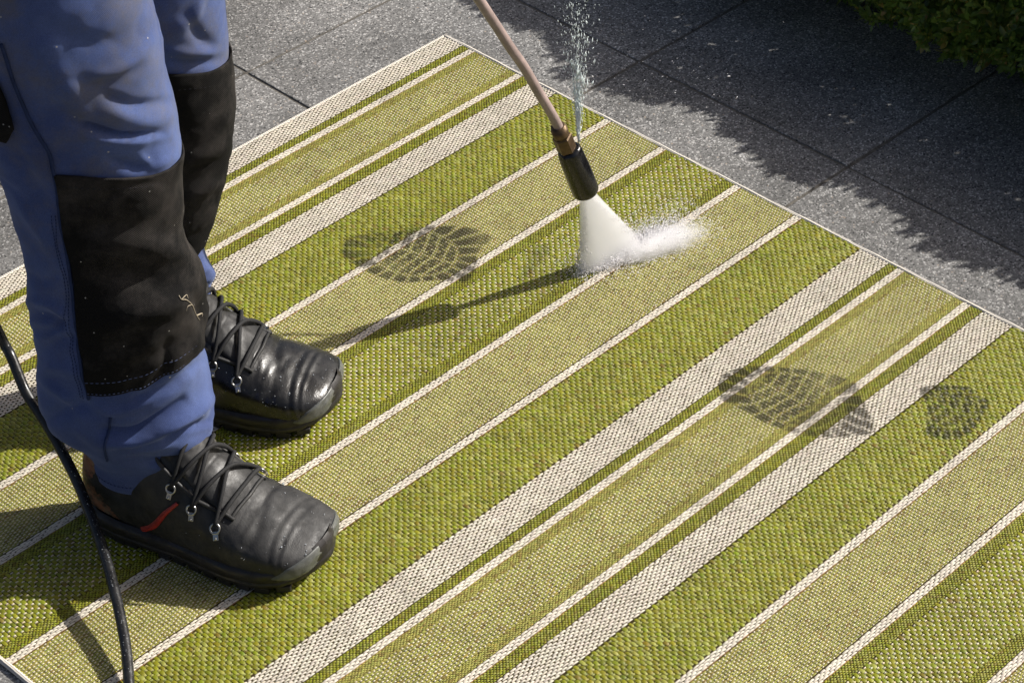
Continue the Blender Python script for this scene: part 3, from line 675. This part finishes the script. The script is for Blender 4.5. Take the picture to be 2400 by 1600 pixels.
def bsurf(s, th, off=0.):
    """point on the boot upper: s 0..1 toe to shaft, th 0 = top centre, +-pi = bottom"""
    s = np.asarray(s, float); th = np.asarray(th, float); s, th = np.broadcast_arrays(s, th)
    q = np.stack([np.interp(s*159, np.arange(160), BTd[:, k]) for k in range(6)], -1)
    B = np.stack([q[..., 0], q[..., 1]], -1); T = np.stack([q[..., 2], q[..., 3]], -1); C = (B+T)/2; E = (T-B)/2; el = np.linalg.norm(E, axis=-1)
    E = E*((el+off)/el)[..., None]; w = q[..., 4]+off; n = np.where(np.cos(th) > 0, 2.25, 2.25+3.*np.clip(1.15-s, 0, 1)*np.clip(-np.cos(th)*4, 0, 1))
    c, sn = np.cos(th), np.sin(th); cc = np.sign(c)*np.abs(c)**(2/n); ss = np.sign(sn)*np.abs(sn)**(2/n)
    ss = ss*np.where(c > 0, 1-.20*np.clip(s*3-.2, 0, 1)*c**1.5, 1.)       # narrower towards the lacing
    xz = C+E*cc[..., None]
    tip = off*np.clip(1-s/.12, 0, 1)
    return np.stack([xz[..., 0]+tip, q[..., 5]+w*ss, xz[..., 1]], -1)
def sole_half(x):
    return np.interp(x, [-.006, -.002, .01, .03, .06, .10, .14, .18, .22, .26, .285, .302, .314, .319], [.004, .014, .028, .037, .0415, .0425, .0445, .0500, .0560, .0555, .0490, .0375, .0200, .006])
def make_boot(loc, rz, name_label, seed, stripe):
    boot = link('boot', None or mesh_np('boot', *(lambda S, T: (bsurf(np.repeat(S, len(T)), np.tile(T, len(S))), grid_faces(len(S), len(T), True)))(np.linspace(0, 1, 200), np.linspace(-math.pi, math.pi, 96, endpoint=False))), None)
    me = boot.data; co = np.empty(len(me.vertices)*3, np.float32); me.vertices.foreach_get('co', co); co = co.reshape(-1, 3)
    S = np.repeat(np.linspace(0, 1, 200), 96); T = np.tile(np.linspace(-math.pi, math.pi, 96, endpoint=False), 200)
    nrm = np.stack([np.zeros_like(T), np.sin(T), np.cos(T)], 1)
    d = .0009*vnoise(co, 26, seed)+.0005*vnoise(co, 70, seed+1)
    d -= .0013*np.exp(-((S-.318-.02*np.sin(T*2))/.013)**2)*np.clip(np.cos(T*.9)+.5, 0, 1)+.0009*np.exp(-((S-.345+.015*np.cos(T))/.011)**2)*np.clip(np.cos(T)+.5, 0, 1)
    cv = .218+.022*np.cos(T*.9)                     # two moulded ridges where the toe cap begins
    w_ = np.clip(np.cos(T*.62)*2.2, 0, 1)
    d -= .0007*np.clip(1-np.abs(vnoise(co*[1, .35, .6], 85, seed+3))*3, 0, 1)*np.clip(np.exp(-((S-.34)/.09)**2)+.25, 0, 1)
    d += (.28 if stripe else .38)*w_*(.0018*np.exp(-((S-cv)/.006)**2)-.0022*np.exp(-((S-cv-.014)/.0045)**2)+.0015*np.exp(-((S-cv+.024)/.006)**2)-.0010*np.exp(-((S-cv+.012)/.0045)**2))
    co = co+nrm*d[:, None]; me.vertices.foreach_set('co', co.astype(np.float32).ravel()); me.update()
    me.materials.append(M_LEATH if stripe else M_WETL); me.materials.append(M_HEEL)
    fi = np.repeat(np.arange(199), 96); ft = np.tile(np.arange(96), 199); sF = fi/199.; tF = ft/96*2*math.pi-math.pi
    cx = co[(fi*96+ft)]; heel = (cx[:, 0] < .045+.02*np.sin(cx[:, 2]*60)) & (sF > .5)
    me.polygons.foreach_set('material_index', heel.astype(np.int32))
    boot.parent = person
    M = Matrix.Translation(Vector(loc)-Vector(person.location)) @ Matrix.Rotation(rz, 4, 'Z') @ Matrix.Diagonal((.988, 1.19, 1.03, 1))
    boot.matrix_parent_inverse = Matrix(); boot.matrix_local = M
    boot['label'] = name_label
    def sub(name, me_, mat): return link(name, me_, mat, boot)
    # sole: two-step sidewall following the outline, toe spring, block lugs below
    n = 110; x = (1-np.cos(np.linspace(0, math.pi, n)))/2*(.319+.006)-.006
    pl = np.concatenate([np.stack([x, sole_half(x)], 1), np.stack([x[::-1], -sole_half(x[::-1])], 1)])
    cen = np.array([np.clip(pl[:, 0], .03, .27), np.zeros(len(pl))]).T; nn = pl-cen; nn /= np.linalg.norm(nn, axis=1)[:, None]+1e-9
    yc = np.interp(pl[:, 0], [0, .1, .2, .27, .32], [0, -.002, .001, .005, .010])
    spring = .010*np.clip((pl[:, 0]-.235)/.085, 0, 1)**2; rise = .010*np.clip((pl[:, 0]-.285)/.035, 0, 1)
    rings = []
    for z, o_ in ((.0075, -.010), (.0075, -.0015), (.010, .0015), (.0165, .0024), (.0175, .0012), (.0190, .0024), (.0275, .0018), (.031, .0004), (.0335, -.0035)):
        p = pl+nn*o_; rings.append(np.stack([p[:, 0], p[:, 1]+yc, z+spring+rise*(z-.0075)/.026*1.2], 1))
    m = len(pl); R = np.array(rings)
    sub('sole', mesh_np('sole', R.reshape(-1, 3), grid_faces(len(R), m, True)[:, ::-1]), M_SOLE)
    lugx = list(np.linspace(.010, .078, 5))+list(np.linspace(.125, .284, 8))
    for sgn in (-1, 1):
        for lx in lugx:
            hw = float(sole_half(lx)); sp = .010*max(0, min(1, (lx-.235)/.085))**2
            h1 = float(sole_half(lx+.004)-sole_half(lx-.004))/.008; ang = math.atan(h1)*sgn
            yy = sgn*(hw-.0115)+np.interp(lx, [0, .1, .2, .27, .32], [0, -.002, .001, .005, .010])
            sub('tread_lug', box_mesh('tread_lug', .0175, .021, .0085, .0015, Matrix.Rotation(ang, 4, 'Z'), (lx, yy, .0044+sp)), M_SOLE)
    # rubber bumper wrapping the toe, its upper edge falling away to the sides
    s_ = np.linspace(0, 1, 40); t_ = np.linspace(-2.45, 2.45, 80); Sg, Tg = np.meshgrid(s_, t_, indexing='ij')
    edge = .070+.26*(np.abs(Tg)/2.45)**1.7
    G = bsurf(Sg*edge, Tg, .0022-.0019*np.clip((Sg-.90)/.1, 0, 1)**2+.0006*vnoise(np.stack([Sg*.1, Tg*.05, Sg*0], -1).reshape(-1, 3), 60, seed).reshape(Sg.shape))
    sub('toe_cap', mesh_np('toe_cap', G.reshape(-1, 3), grid_faces(40, 80)), M_CAP)
    # tongue: padded bulges between the two eyelet rows
    s_ = np.linspace(.372, .80, 56); t_ = np.linspace(-.84, .84, 34); Sg, Tg = np.meshgrid(s_, t_, indexing='ij')
    offt = .0015+.0050*(np.abs(np.sin((Sg-.372)/.428*math.pi*3.2))**.7)*np.clip(1-(Tg/.84)**4, 0, 1)+.001*vnoise(np.stack([Sg, Tg*.2, Sg*0], -1).reshape(-1, 3), 40, seed).reshape(Sg.shape)
    offt -= .004*np.clip((np.abs(Tg)-.72)/.12, 0, 1)
    sub('tongue', mesh_np('tongue', bsurf(Sg, Tg, offt).reshape(-1, 3), grid_faces(56, 34)), M_LEATH)
    # facing edge of the lace opening
    for sgn in (-1, 1):
        ss = np.linspace(.36, .80, 40); path = bsurf(ss, sgn*(.70+.22*np.clip((ss-.38)/.1, 0, 1)), .0022)
        sub('facing_welt', tube_mesh('facing_welt', path, .0022, 8), M_LEATH)
    tt = np.linspace(-.72, .72, 24); sub('facing_welt', tube_mesh('facing_welt', bsurf(.360+.012*np.abs(tt), tt, .0016), .0024, 8), M_LEATH)
    # eyelets (D ring, plate, rivet) and laces
    es = [.395, .480, .575]; ea = [1.10, 1.12, 1.08]
    pts = {}
    for k, (s0, a0) in enumerate(zip(es, ea)):
        for sgn in (-1, 1):
            p = bsurf(s0, sgn*a0, .0045); pb = bsurf(s0-.02, sgn*(a0+.26), .0024); ptt = bsurf(s0, sgn*(a0-.16), .005)
            up = ptt-pb; up = up/np.linalg.norm(up); along = bsurf(s0+.02, sgn*a0, .0045)-bsurf(s0-.02, sgn*a0, .0045); along = along/np.linalg.norm(along); along = along-up*(along@up); along /= np.linalg.norm(along)
            a = np.linspace(0, 2*math.pi, 25); ring = p+.0058*(np.cos(a)[:, None]*along+np.sin(a)[:, None]*up*.95)
            ey = sub('eyelet', tube_mesh('eyelet', ring, .00125, 7, False), M_STEEL)
            nrm_ = np.cross(along, up); nrm_ *= np.sign(nrm_@np.array([0, sgn, .6]))
            Rm = Matrix(np.stack([along, up, nrm_], 1).tolist()).to_4x4()
            c = p-up*.0080-nrm_*.0008
            import bmesh
            bm = bmesh.new()
            for dim, dc in (((.0080, .0036, .0022), 0.0030), ((.0064, .0085, .0014), -.0015)):
                mm = box_mesh('t', *dim, .0006, Rm, tuple(c+up*dc)); bm.from_mesh(mm); bpy.data.meshes.remove(mm)
            bmesh.ops.create_uvsphere(bm, u_segments=8, v_segments=5, radius=.0019, matrix=Matrix.Translation(Vector(c-up*.0035+nrm_*.0008)))
            mp = bpy.data.meshes.new('eyelet_plate'); bm.to_mesh(mp); bm.free()
            sub('eyelet_plate', mp, M_STEEL)
            pts[k, sgn] = p+up*.003
    def top(s0, a0, o_): return bsurf(s0, a0, o_)
    laces = [[pts[0, -1], top(.385, -.4, .007), top(.385, .4, .007), pts[0, 1]]]
    for k in range(2):
        for sgn in (-1, 1):
            a, b = pts[k, sgn], pts[k+1, -sgn]; sm = (es[k]+es[k+1])/2
            laces.append([a, top(es[k]+.2*(es[k+1]-es[k]), sgn*.5, .0105), top(sm, sgn*.05, .0125+(.0035 if sgn > 0 else 0)), top(es[k]+.8*(es[k+1]-es[k]), -sgn*.5, .0105), b])
    for sgn in (-1, 1): laces.append([pts[2, sgn], top(.62, sgn*.5, .0105), top(.66, -sgn*.1, .012), top(.72, -sgn*.6, .008)])
    for Lp in laces: sub('lace', tube_mesh('lace', catmull(Lp, 22), .0027, 8), M_LACE)
    if stripe:
        s_ = np.linspace(0, 1, 40)
        for w0, w1, mat, o_, nm in ((-.0055, .0, M_RED, .0030, 'red_stripe'),):
            # runs up the outer side from the sole at the instep towards the lacing
            pa = np.array([[.596, -2.06], [.580, -1.86], [.563, -1.65], [.546, -1.43], [.530, -1.22]]); pc = catmull(pa, 40)
            G = np.stack([bsurf(pc[:, 0]+dw*1.0, pc[:, 1], .0006+o_*(1-(2*dk-1)**2)) for dk, dw in ((0, -.013*1), (.25, -.007), (.5, 0), (.75, .007), (1, .013))], 1)
            wid = np.interp(np.linspace(0, 1, 40), [0, .25, 1], [1., .9, .45]); Gc = G[:, 2:3]; G = Gc+(G-Gc)*wid[:, None, None]
            sub(nm, mesh_np(nm, G.reshape(-1, 3), grid_faces(40, 5)[:, ::-1]), mat)
    return boot
make_boot((-.512, 2.3905, ZR+.0012), -.415, 'near boot with a thin red stripe and scuffed brown heel', 11, True)
make_boot((-.531, 2.633, ZR+.0012), -.234, 'far boot, wetter and glossier', 23, False)

# ------------------------------------------------------------------ spray lance
LP = [(.100, 2.855, .150), (.083, 2.843, .215), (.076, 2.839, .228), (.064, 2.831, .260), (.060, 2.828, .275), (.050, 2.822, .301), (.032, 2.812, .342), (.015, 2.801, .383), (-.002, 2.792, .417), (-.019, 2.782, .454), (-.039, 2.770, .497), (-.052, 2.762, .525)]
LP = np.array(LP); dirT = LP[-1]-LP[-5]; dirT /= np.linalg.norm(dirT)
lance = empty('spray_lance', tuple(LP[0]))
tag(lance, 'pressure washer lance with pale dusty tube, brass coupling and wet black nozzle, spraying the rug', 'spray lance')
tubeP = np.vstack([LP[3:], LP[-1]+dirT*.15, LP[-1]+dirT*.34])
tp = catmull(tubeP, 80); link('lance_tube', tube_mesh('lance_tube', tp, .0066, 20), M_TUBE, lance)
grip = np.array([LP[-1]+dirT*.30, LP[-1]+dirT*.32, LP[-1]+dirT*.42, LP[-1]+dirT*.44]); link('grip', tube_mesh('grip', catmull(grip, 20), np.interp(np.linspace(0, 1, 20), [0, .1, .9, 1], [.009, .016, .016, .012]), 16), M_NOZ, lance)
def lathe(name, A, B, prof, seg, mat, parent, smooth=True):
    """profile [(t, r)] turned about the axis A->B (t in metres from A)"""
    A, B = np.array(A), np.array(B); d = (B-A)/np.linalg.norm(B-A); r = np.cross(d, [0, 0, 1.]); r /= np.linalg.norm(r); q = np.cross(d, r); a = np.linspace(0, 2*math.pi, seg, endpoint=False)
    V = np.concatenate([A+d*t+rr*(np.cos(a)[:, None]*r+np.sin(a)[:, None]*q) for t, rr in prof])
    o = link(name, mesh_np(name, V, grid_faces(len(prof), seg, True), smooth), mat, parent); return o
A = LP[3]+(LP[4]-LP[3])*.6; B = LP[1]
link('ferrule', tube_mesh('ferrule', [LP[4]+(LP[3]-LP[4])*t for t in (0, .02, .3, .34, .9, 1.0)]+[LP[3]+(LP[2]-LP[3])*.25], [.006, .0098, .0100, .0112, .0112, .0106, .0100], 24), M_BRASS, lance)
axd = LP[0]-LP[2]; axd /= np.linalg.norm(axd)
lathe('hex_nut', LP[3]+(LP[2]-LP[3])*.10, LP[3]+(LP[2]-LP[3])*.10+axd, [(-.001, .006), (-.001, .0118), (.001, .0133), (.024, .0133), (.026, .0118), (.026, .006)], 6, M_BRASS, lance, False)
noz = lathe('nozzle', LP[2]-axd*.006, LP[2]-axd*.006+axd, [(0, .004), (0, .0135), (.003, .0168), (.020, .0175), (.040, .0182), (.062, .0187), (.082, .0188), (.086, .0180), (.0865, .0150), (.080, .0140), (.070, .0060), (.066, .0)], 40, M_NOZ, lance)
# the old nozzle is chipped and ribbed
co = np.empty(len(noz.data.vertices)*3, np.float32); noz.data.vertices.foreach_get('co', co); co = co.reshape(-1, 3)
rel = co-(LP[2]-axd*.006); tt = rel@axd; rad = rel-tt[:, None]*axd; rl = np.linalg.norm(rad, axis=1)+1e-9
mask = np.exp(-((tt-.020)/.018)**2); k_ = 1+mask*(.22*np.minimum(0, vnoise(co, 150, 5))+.10*vnoise(co, 60, 6)); co = LP[2]-axd*.006+tt[:, None]*axd+rad*k_[:, None]
noz.data.vertices.foreach_set('co', co.astype(np.float32).ravel()); noz.data.update(); subsurf(noz, 1)

# ------------------------------------------------------------------ hose
hp = [((5, 796), .20), ((26, 835), .185), ((58, 913), .155), ((94, 971), .135), ((134, 1038), .112), ((174, 1114), .090), ((201, 1177), .075), ((228, 1248), .0615), ((250, 1315), .052), ((268, 1382), .0435), ((283, 1449), .035), ((295, 1516), .027), ((301, 1578), .020), ((303, 1640), .014), ((298, 1720), .0105), ((275, 1830), .0100), ((220, 1960), .0100)]
hP = np.array([gr(x, y, z) for (x, y), z in hp]); e = hP[0]-hP[1]
hP = np.vstack([[hP[0]+[-.10, .03, .36], hP[0]+[-.06, .02, .20], hP[0]+[-.025, .01, .08]], hP])
hose = link('hose', tube_mesh('hose', catmull(hP, 260), .0066, 18), M_HOSE)
tag(hose, 'black rubber hose hanging in front of the near boot and running down onto the rug', 'hose')

# ------------------------------------------------------------------ water
N0 = np.array(LP[0])
def m_sheet():
    m = Mt('white_spray_sheet', .9, 0.); t = m.t
    at = m.n('VertexColor'); at.layer_name = 'yarn'; sp = m.n('SeparateColor'); m.l(at.outputs[0], sp.inputs[0])
    d = m.n('BsdfDiffuse'); d.inputs[0].default_value = (.93, .92, .93, 1); tl = m.n('BsdfTranslucent'); tl.inputs[0].default_value = (.93, .92, .93, 1)
    a = m.n('MixShader'); a.inputs[0].default_value = .45; m.l(d.outputs[0], a.inputs[1]); m.l(tl.outputs[0], a.inputs[2])
    tr = m.n('BsdfTransparent'); mx = m.n('MixShader')
    m.l(sp.outputs[0], mx.inputs[0]); m.l(tr.outputs[0], mx.inputs[1]); m.l(a.outputs[0], mx.inputs[2]); m.l(mx.outputs[0], m.out.inputs['Surface']); return m.m
def m_mist(name, dens, nscale, lo, hi):
    m = Mt(name); t = m.t; t.nodes.remove(m.b)
    g = m.n('TexGradient'); g.gradient_type = 'SPHERICAL'; m.l(m.co(), g.inputs[0])
    geo = m.n('NewGeometry')
    n = m.noise(nscale, 4, .7, co=geo.outputs['Position'])
    k = m.math('MULTIPLY', m.math('POWER', g.outputs['Fac'], 1.6), m.math('MULTIPLY', m.ramp(n, (lo, 0.), (hi, 1.)), dens))
    v = m.n('VolumePrincipled'); v.inputs['Color'].default_value = (.997, .994, .994, 1); v.inputs['Anisotropy'].default_value = .0
    m.l(k, v.inputs['Density']); m.l(v.outputs[0], m.out.inputs['Volume']); return m.m
M_SHEET = m_sheet()
def m_drop(name, col, tl_f):
    m = Mt(name, .2, .6, col); tl = m.n('BsdfTranslucent'); tl.inputs[0].default_value = (*col, 1); mx = m.n('MixShader'); mx.inputs[0].default_value = tl_f
    m.l(m.b.outputs[0], mx.inputs[1]); m.l(tl.outputs[0], mx.inputs[2]); m.l(mx.outputs[0], m.out.inputs['Surface']); return m.m
M_FOAM = m_drop('white_water_drops', (.94, .93, .94), .5); M_LEAK = m_drop('pale_water_drops', (.92, .98, .97), .4)
def m_fanvol():
    m = Mt('dense_spray'); m.t.nodes.remove(m.b); v = m.n('VolumePrincipled'); v.inputs['Color'].default_value = (.998, .996, .998, 1); v.inputs['Density'].default_value = 120; v.inputs['Anisotropy'].default_value = .0
    m.l(v.outputs[0], m.out.inputs['Volume']); return m.m
M_FANV = m_fanvol()
spray = empty('water_spray', tuple(gr(1430, 630, 0.)))
tag(spray, 'white fan of water from the nozzle with a splash where it strikes the rug', 'water spray')
b0, b1 = gr(1362, 642, .004), gr(1512, 574, .004)
def fan(name, b0, b1, tk0, tk1, seed, amax):
    nu, nv = 46, 120; dirb = (b1-b0)/np.linalg.norm(b1-b0); nrm = np.array([-dirb[1], dirb[0], 0])
    s0 = N0-dirb*.0105-axd*.004, N0+dirb*.0105-axd*.004
    h = np.linspace(0, 1, nu)[:, None]; t = np.linspace(0, 1, nv)[None]
    top = s0[0]+(s0[1]-s0[0])*t.T; bot = b0+(b1-b0)*t.T
    V = top[None]*(1-h[..., None])+bot[None]*h[..., None]
    prof = (1-(2*t-1)**4)**.5; tk = (tk0+(tk1-tk0)*h)*prof
    st = vnoise(np.c_[t[0]*1., t[0]*0, t[0]*0], 38, seed)*.5+vnoise(np.c_[t[0], t[0]*0, t[0]*0], 90, seed+1)*.3
    al = np.clip(amax+.10*st[None]-.05*h, 0, 1)*np.clip(t/.035, 0, 1)*np.clip((1-t)/.03, 0, 1)
    F_ = V+nrm*tk[..., None]/2; B_ = V-nrm*tk[..., None]/2
    Vx = np.vstack([F_.reshape(-1, 3), B_.reshape(-1, 3)]); f = grid_faces(nu, nv)
    col = np.repeat(np.concatenate([al.ravel(), al.ravel()])[:, None], 3, 1)
    r0 = np.arange(nv-1); cap = lambda a, fl: np.stack([a+r0, a+r0+1, a+nu*nv+r0+1, a+nu*nv+r0], 1)[:, ::fl]
    c0 = np.arange(nu-1)*nv; side = lambda a, fl: np.stack([a+c0, a+c0+nv, a+nu*nv+c0+nv, a+nu*nv+c0], 1)[:, ::fl]
    Fall = np.vstack([f[:, ::-1], f+nu*nv, cap(0, -1), cap((nu-1)*nv, 1), side(0, 1), side(nv-1, -1)])
    me = mesh_np(name, Vx, Fall, True)
    import bmesh
    bm = bmesh.new(); bm.from_mesh(me); bmesh.ops.remove_doubles(bm, verts=bm.verts, dist=1e-6); bmesh.ops.recalc_face_normals(bm, faces=bm.faces); bm.to_mesh(me); bm.free()
    return link(name, me, M_FANV, spray)
fan('spray_fan', b0, b1, .009, .024, 2, .80)
def mist(c, ax, hl, hw, hh, mat):
    th = np.linspace(0, math.pi, 13); ph = np.linspace(0, 2*math.pi, 24, endpoint=False); T, P_ = np.meshgrid(th, ph, indexing='ij')
    V = np.stack([np.sin(T)*np.cos(P_), np.sin(T)*np.sin(P_), np.cos(T)], -1).reshape(-1, 3)
    o = link('splash_mist', mesh_np('splash_mist', V, grid_faces(13, 24, True)), mat, spray); o['kind'] = 'stuff'
    ax = np.array([ax[0], ax[1]])/np.hypot(ax[0], ax[1])
    o.matrix_parent_inverse = Matrix(); o.matrix_local = Matrix.Translation(Vector(c)-Vector(spray.location)) @ Matrix.Rotation(math.atan2(ax[1], ax[0]), 4, 'Z') @ Matrix.Diagonal((hl, hw, hh, 1)); return o
MA = m_mist('dense_splash', 1000, 90, .20, .62); MB_ = m_mist('thin_splash', 330, 70, .30, .70)
d1 = (b1-b0)[:2]
c1 = (gr(1440, 612)*.5+gr(1455, 606)*.5); mist(c1+[0, 0, .004], d1, .088, .016, .014, MA)
c2 = gr(1535, 592); mist(c2+[0, 0, .012], gr(1630, 545)[:2]-gr(1440, 622)[:2], .072, .022, .017, MA)
c3 = gr(1580, 575); mist(c3+[0, 0, .008], gr(1660, 545)[:2]-gr(1480, 610)[:2], .062, .034, .024, MB_)
OCT = np.array([(1, 0, 0), (0, 1, 0), (-1, 0, 0), (0, -1, 0), (0, 0, 1.), (0, 0, -1.)]); OF = np.array([[0, 1, 4], [1, 2, 4], [2, 3, 4], [3, 0, 4], [1, 0, 5], [2, 1, 5], [3, 2, 5], [0, 3, 5]])
def drops(name, P, r, D, stretch, mat, parent):
    """droplets at P, radius r, drawn out along D"""
    n = len(P); D = D/np.linalg.norm(D, axis=1)[:, None]; x = np.cross(D, rng.standard_normal((n, 3))); x /= np.linalg.norm(x, axis=1)[:, None]; y = np.cross(D, x)
    V = P[:, None]+r[:, None, None]*(OCT[None, :, 0:1]*x[:, None]+OCT[None, :, 1:2]*y[:, None]+OCT[None, :, 2:3]*D[:, None]*np.asarray(stretch).reshape(-1, 1, 1))
    o = link(name, mesh_np(name, V.reshape(-1, 3), (np.arange(n)[:, None, None]*6+OF[None]).reshape(-1, 3)), mat, parent); o['kind'] = 'stuff'; return o
# splash: thrown outwards from the line of impact
n = 34000; t = rng.beta(1.5, 1.1, n); src = b0+(b1-b0)*t[:, None]
out = (gr(1640, 548)-gr(1470, 605)); out /= np.linalg.norm(out); sidev = np.array([-out[1], out[0], 0])
rad = rng.gamma(1.4, .020, n)*(0.5+t); el = np.abs(rng.normal(.06, .16, n)); az = rng.normal(0, .36, n)
Dv = out*np.cos(az)[:, None]+sidev*np.sin(az)[:, None]; P = src+Dv*(rad*np.cos(el))[:, None]; P[:, 2] = ZR+.003+rad*np.sin(el)*.75+rng.random(n)*.004
k = rad < .125; P, Dv = P[k], Dv[k]; drops('splash_drops', P, rng.gamma(2., .00011, k.sum())+.00016, Dv+[0, 0, .2], rng.uniform(1, 4.5, k.sum()), M_FOAM, spray)
n = 5200; t = rng.random(n); src = b0+(b1-b0)*t[:, None]; a = rng.uniform(0, 2*math.pi, n); rad = rng.gamma(1.3, .018, n); nb = np.array([-d1[1], d1[0], 0])/np.hypot(*d1)
P = src+np.stack([np.cos(a), np.sin(a), a*0], 1)*rad[:, None]; P[:, 2] = ZR+.002+np.abs(rng.normal(0, .4, n))*rad; drops('splash_drops', P, rng.gamma(2., .00016, n)+.00015, rng.standard_normal((n, 3)), rng.uniform(1, 2, n), M_FOAM, spray)
# sheet of drops just off the two edges of the fan
n = 3200; h = rng.random(n)**.6; e = rng.random(n) < .4; bb = np.where(e[:, None], b0, b1); P = N0*(1-h[:, None])+bb*h[:, None]+rng.standard_normal((n, 3))*(.0008+.0042*h[:, None]); drops('spray_drops', P, rng.gamma(2., .00013, n)+.00015, bb-N0, rng.uniform(1, 4, n), M_FOAM, spray)
# leak at the coupling: thin jets and drops thrown upwards
leak = empty('leaking_water', tuple(LP[2]))
tag(leak, 'fine jet of drops leaking upwards from the brass coupling of the lance', 'water jet')
A0 = LP[2]+np.array([.012, .004, .012])
def leak_to(px, py): return aty(np.asarray(px, float), np.asarray(py, float), np.full(np.shape(px), 2.93))
n = 1000; t = rng.beta(1.0, 1.3, n)*1.15; ex = rng.normal(1350, 23, n)+np.where(rng.random(n) < .3, rng.normal(0, 30, n), 0); E_ = leak_to(ex, np.full(n, -40.)); P = A0+(E_-A0)*t[:, None]; P += rng.standard_normal((n, 3))*.003*t[:, None]
drops('leak_drops', P, rng.gamma(2., .00012, n)+.00020, E_-A0+.05*rng.standard_normal((n, 3)), rng.uniform(2, 13, n)*np.clip(1.2-t, .4, 1), M_LEAK, leak)
fil = []
for k in range(15):
    e_ = leak_to(np.array([1350+random.gauss(0, 17)]), np.array([-40.]))[0]; L = random.uniform(.22, .55); q = np.linspace(0.005, L, 14)
    pp_ = A0+(e_-A0)*q[:, None]+[[.0006*math.sin(k+9*x), 0, 0] for x in q]
    link('jet', tube_mesh('jet', pp_, np.interp(q, [0, L*.5, L], [.0011, .0008, .0002]), 6), M_LEAK, leak)
n = 480; ex, ey = rng.normal(1490, 130, n), rng.normal(190, 110, n); k = (ex > 1330) & (ey > -20) & (ey < .55*(ex-1044)+70); ex, ey = ex[k], ey[k]
zz = np.abs(rng.normal(.03, .06, k.sum())); P = np.array([gr(a, b, c) for a, b, c in zip(ex, ey, zz)]); drops('stray_drops', P, rng.gamma(2., .00010, k.sum())+.00014, np.stack([rng.normal(.8, .3, len(P)), rng.normal(.2, .3, len(P)), rng.normal(0, .4, len(P))], 1), rng.uniform(1, 4, len(P)), M_FOAM, leak)
# water beads on the hose and on the wet far boot
hc = catmull(hP, 400); n = 190; i = rng.integers(150, 330, n); a = rng.uniform(-.3, 1.9, n); bd = np.stack([np.cos(a), -.35+0*a, np.sin(a)], 1); bd /= np.linalg.norm(bd, axis=1)[:, None]
def beads(name, P, r, mat, parent):
    o = drops(name, P, r, rng.standard_normal((len(P), 3)), np.ones(len(P)), mat, parent); subsurf(o, 1); return o
M_BEAD = Mt('water_bead', .02, .9, (.9, .95, 1)); M_BEAD.set('Transmission Weight', .7); M_BEAD.set('IOR', 1.33); M_BEAD = M_BEAD.m
beads('water_bead', hc[i]+bd*.0068, rng.gamma(3., .00022, n)+.0003, M_BEAD, hose)
for bt in [o for o in person.children if o.name.startswith('boot')]:
    n = 120 if 'wetter' in bt['label'] else 60
    beads('water_bead', bsurf(rng.uniform(.08, .5, n), rng.uniform(-1.7, 1.2, n), .0006), rng.gamma(3., .00024, n)+.0003, M_BEAD, bt)
# a dry stalk caught on the near knee patch
tw = legR.on(*[np.array(q) for q in legR.locate(418, 695)], .004)
twig = empty('dry_grass_stalk', tuple(tw)); tag(twig, 'short dry grass stalk stuck to the near knee patch', 'stalk')
pts = [(410, 690), (421, 699), (429, 697), (440, 712), (447, 722), (452, 736), (460, 748)]
for nm, ps, r in (('stem', pts, .0007), ('blade', [(421, 699), (430, 690), (434, 697)], .0006), ('blade', [(440, 712), (433, 716), (428, 726)], .0005), ('blade', [(452, 736), (463, 733), (466, 742)], .0009)):
    P = np.array([legR.on(*[np.array(q) for q in legR.locate(x, y)], .0045) for x, y in ps]); link(nm, tube_mesh(nm, catmull(P, 20), np.linspace(r, r*.4, 20), 6), M_STRAW, twig)
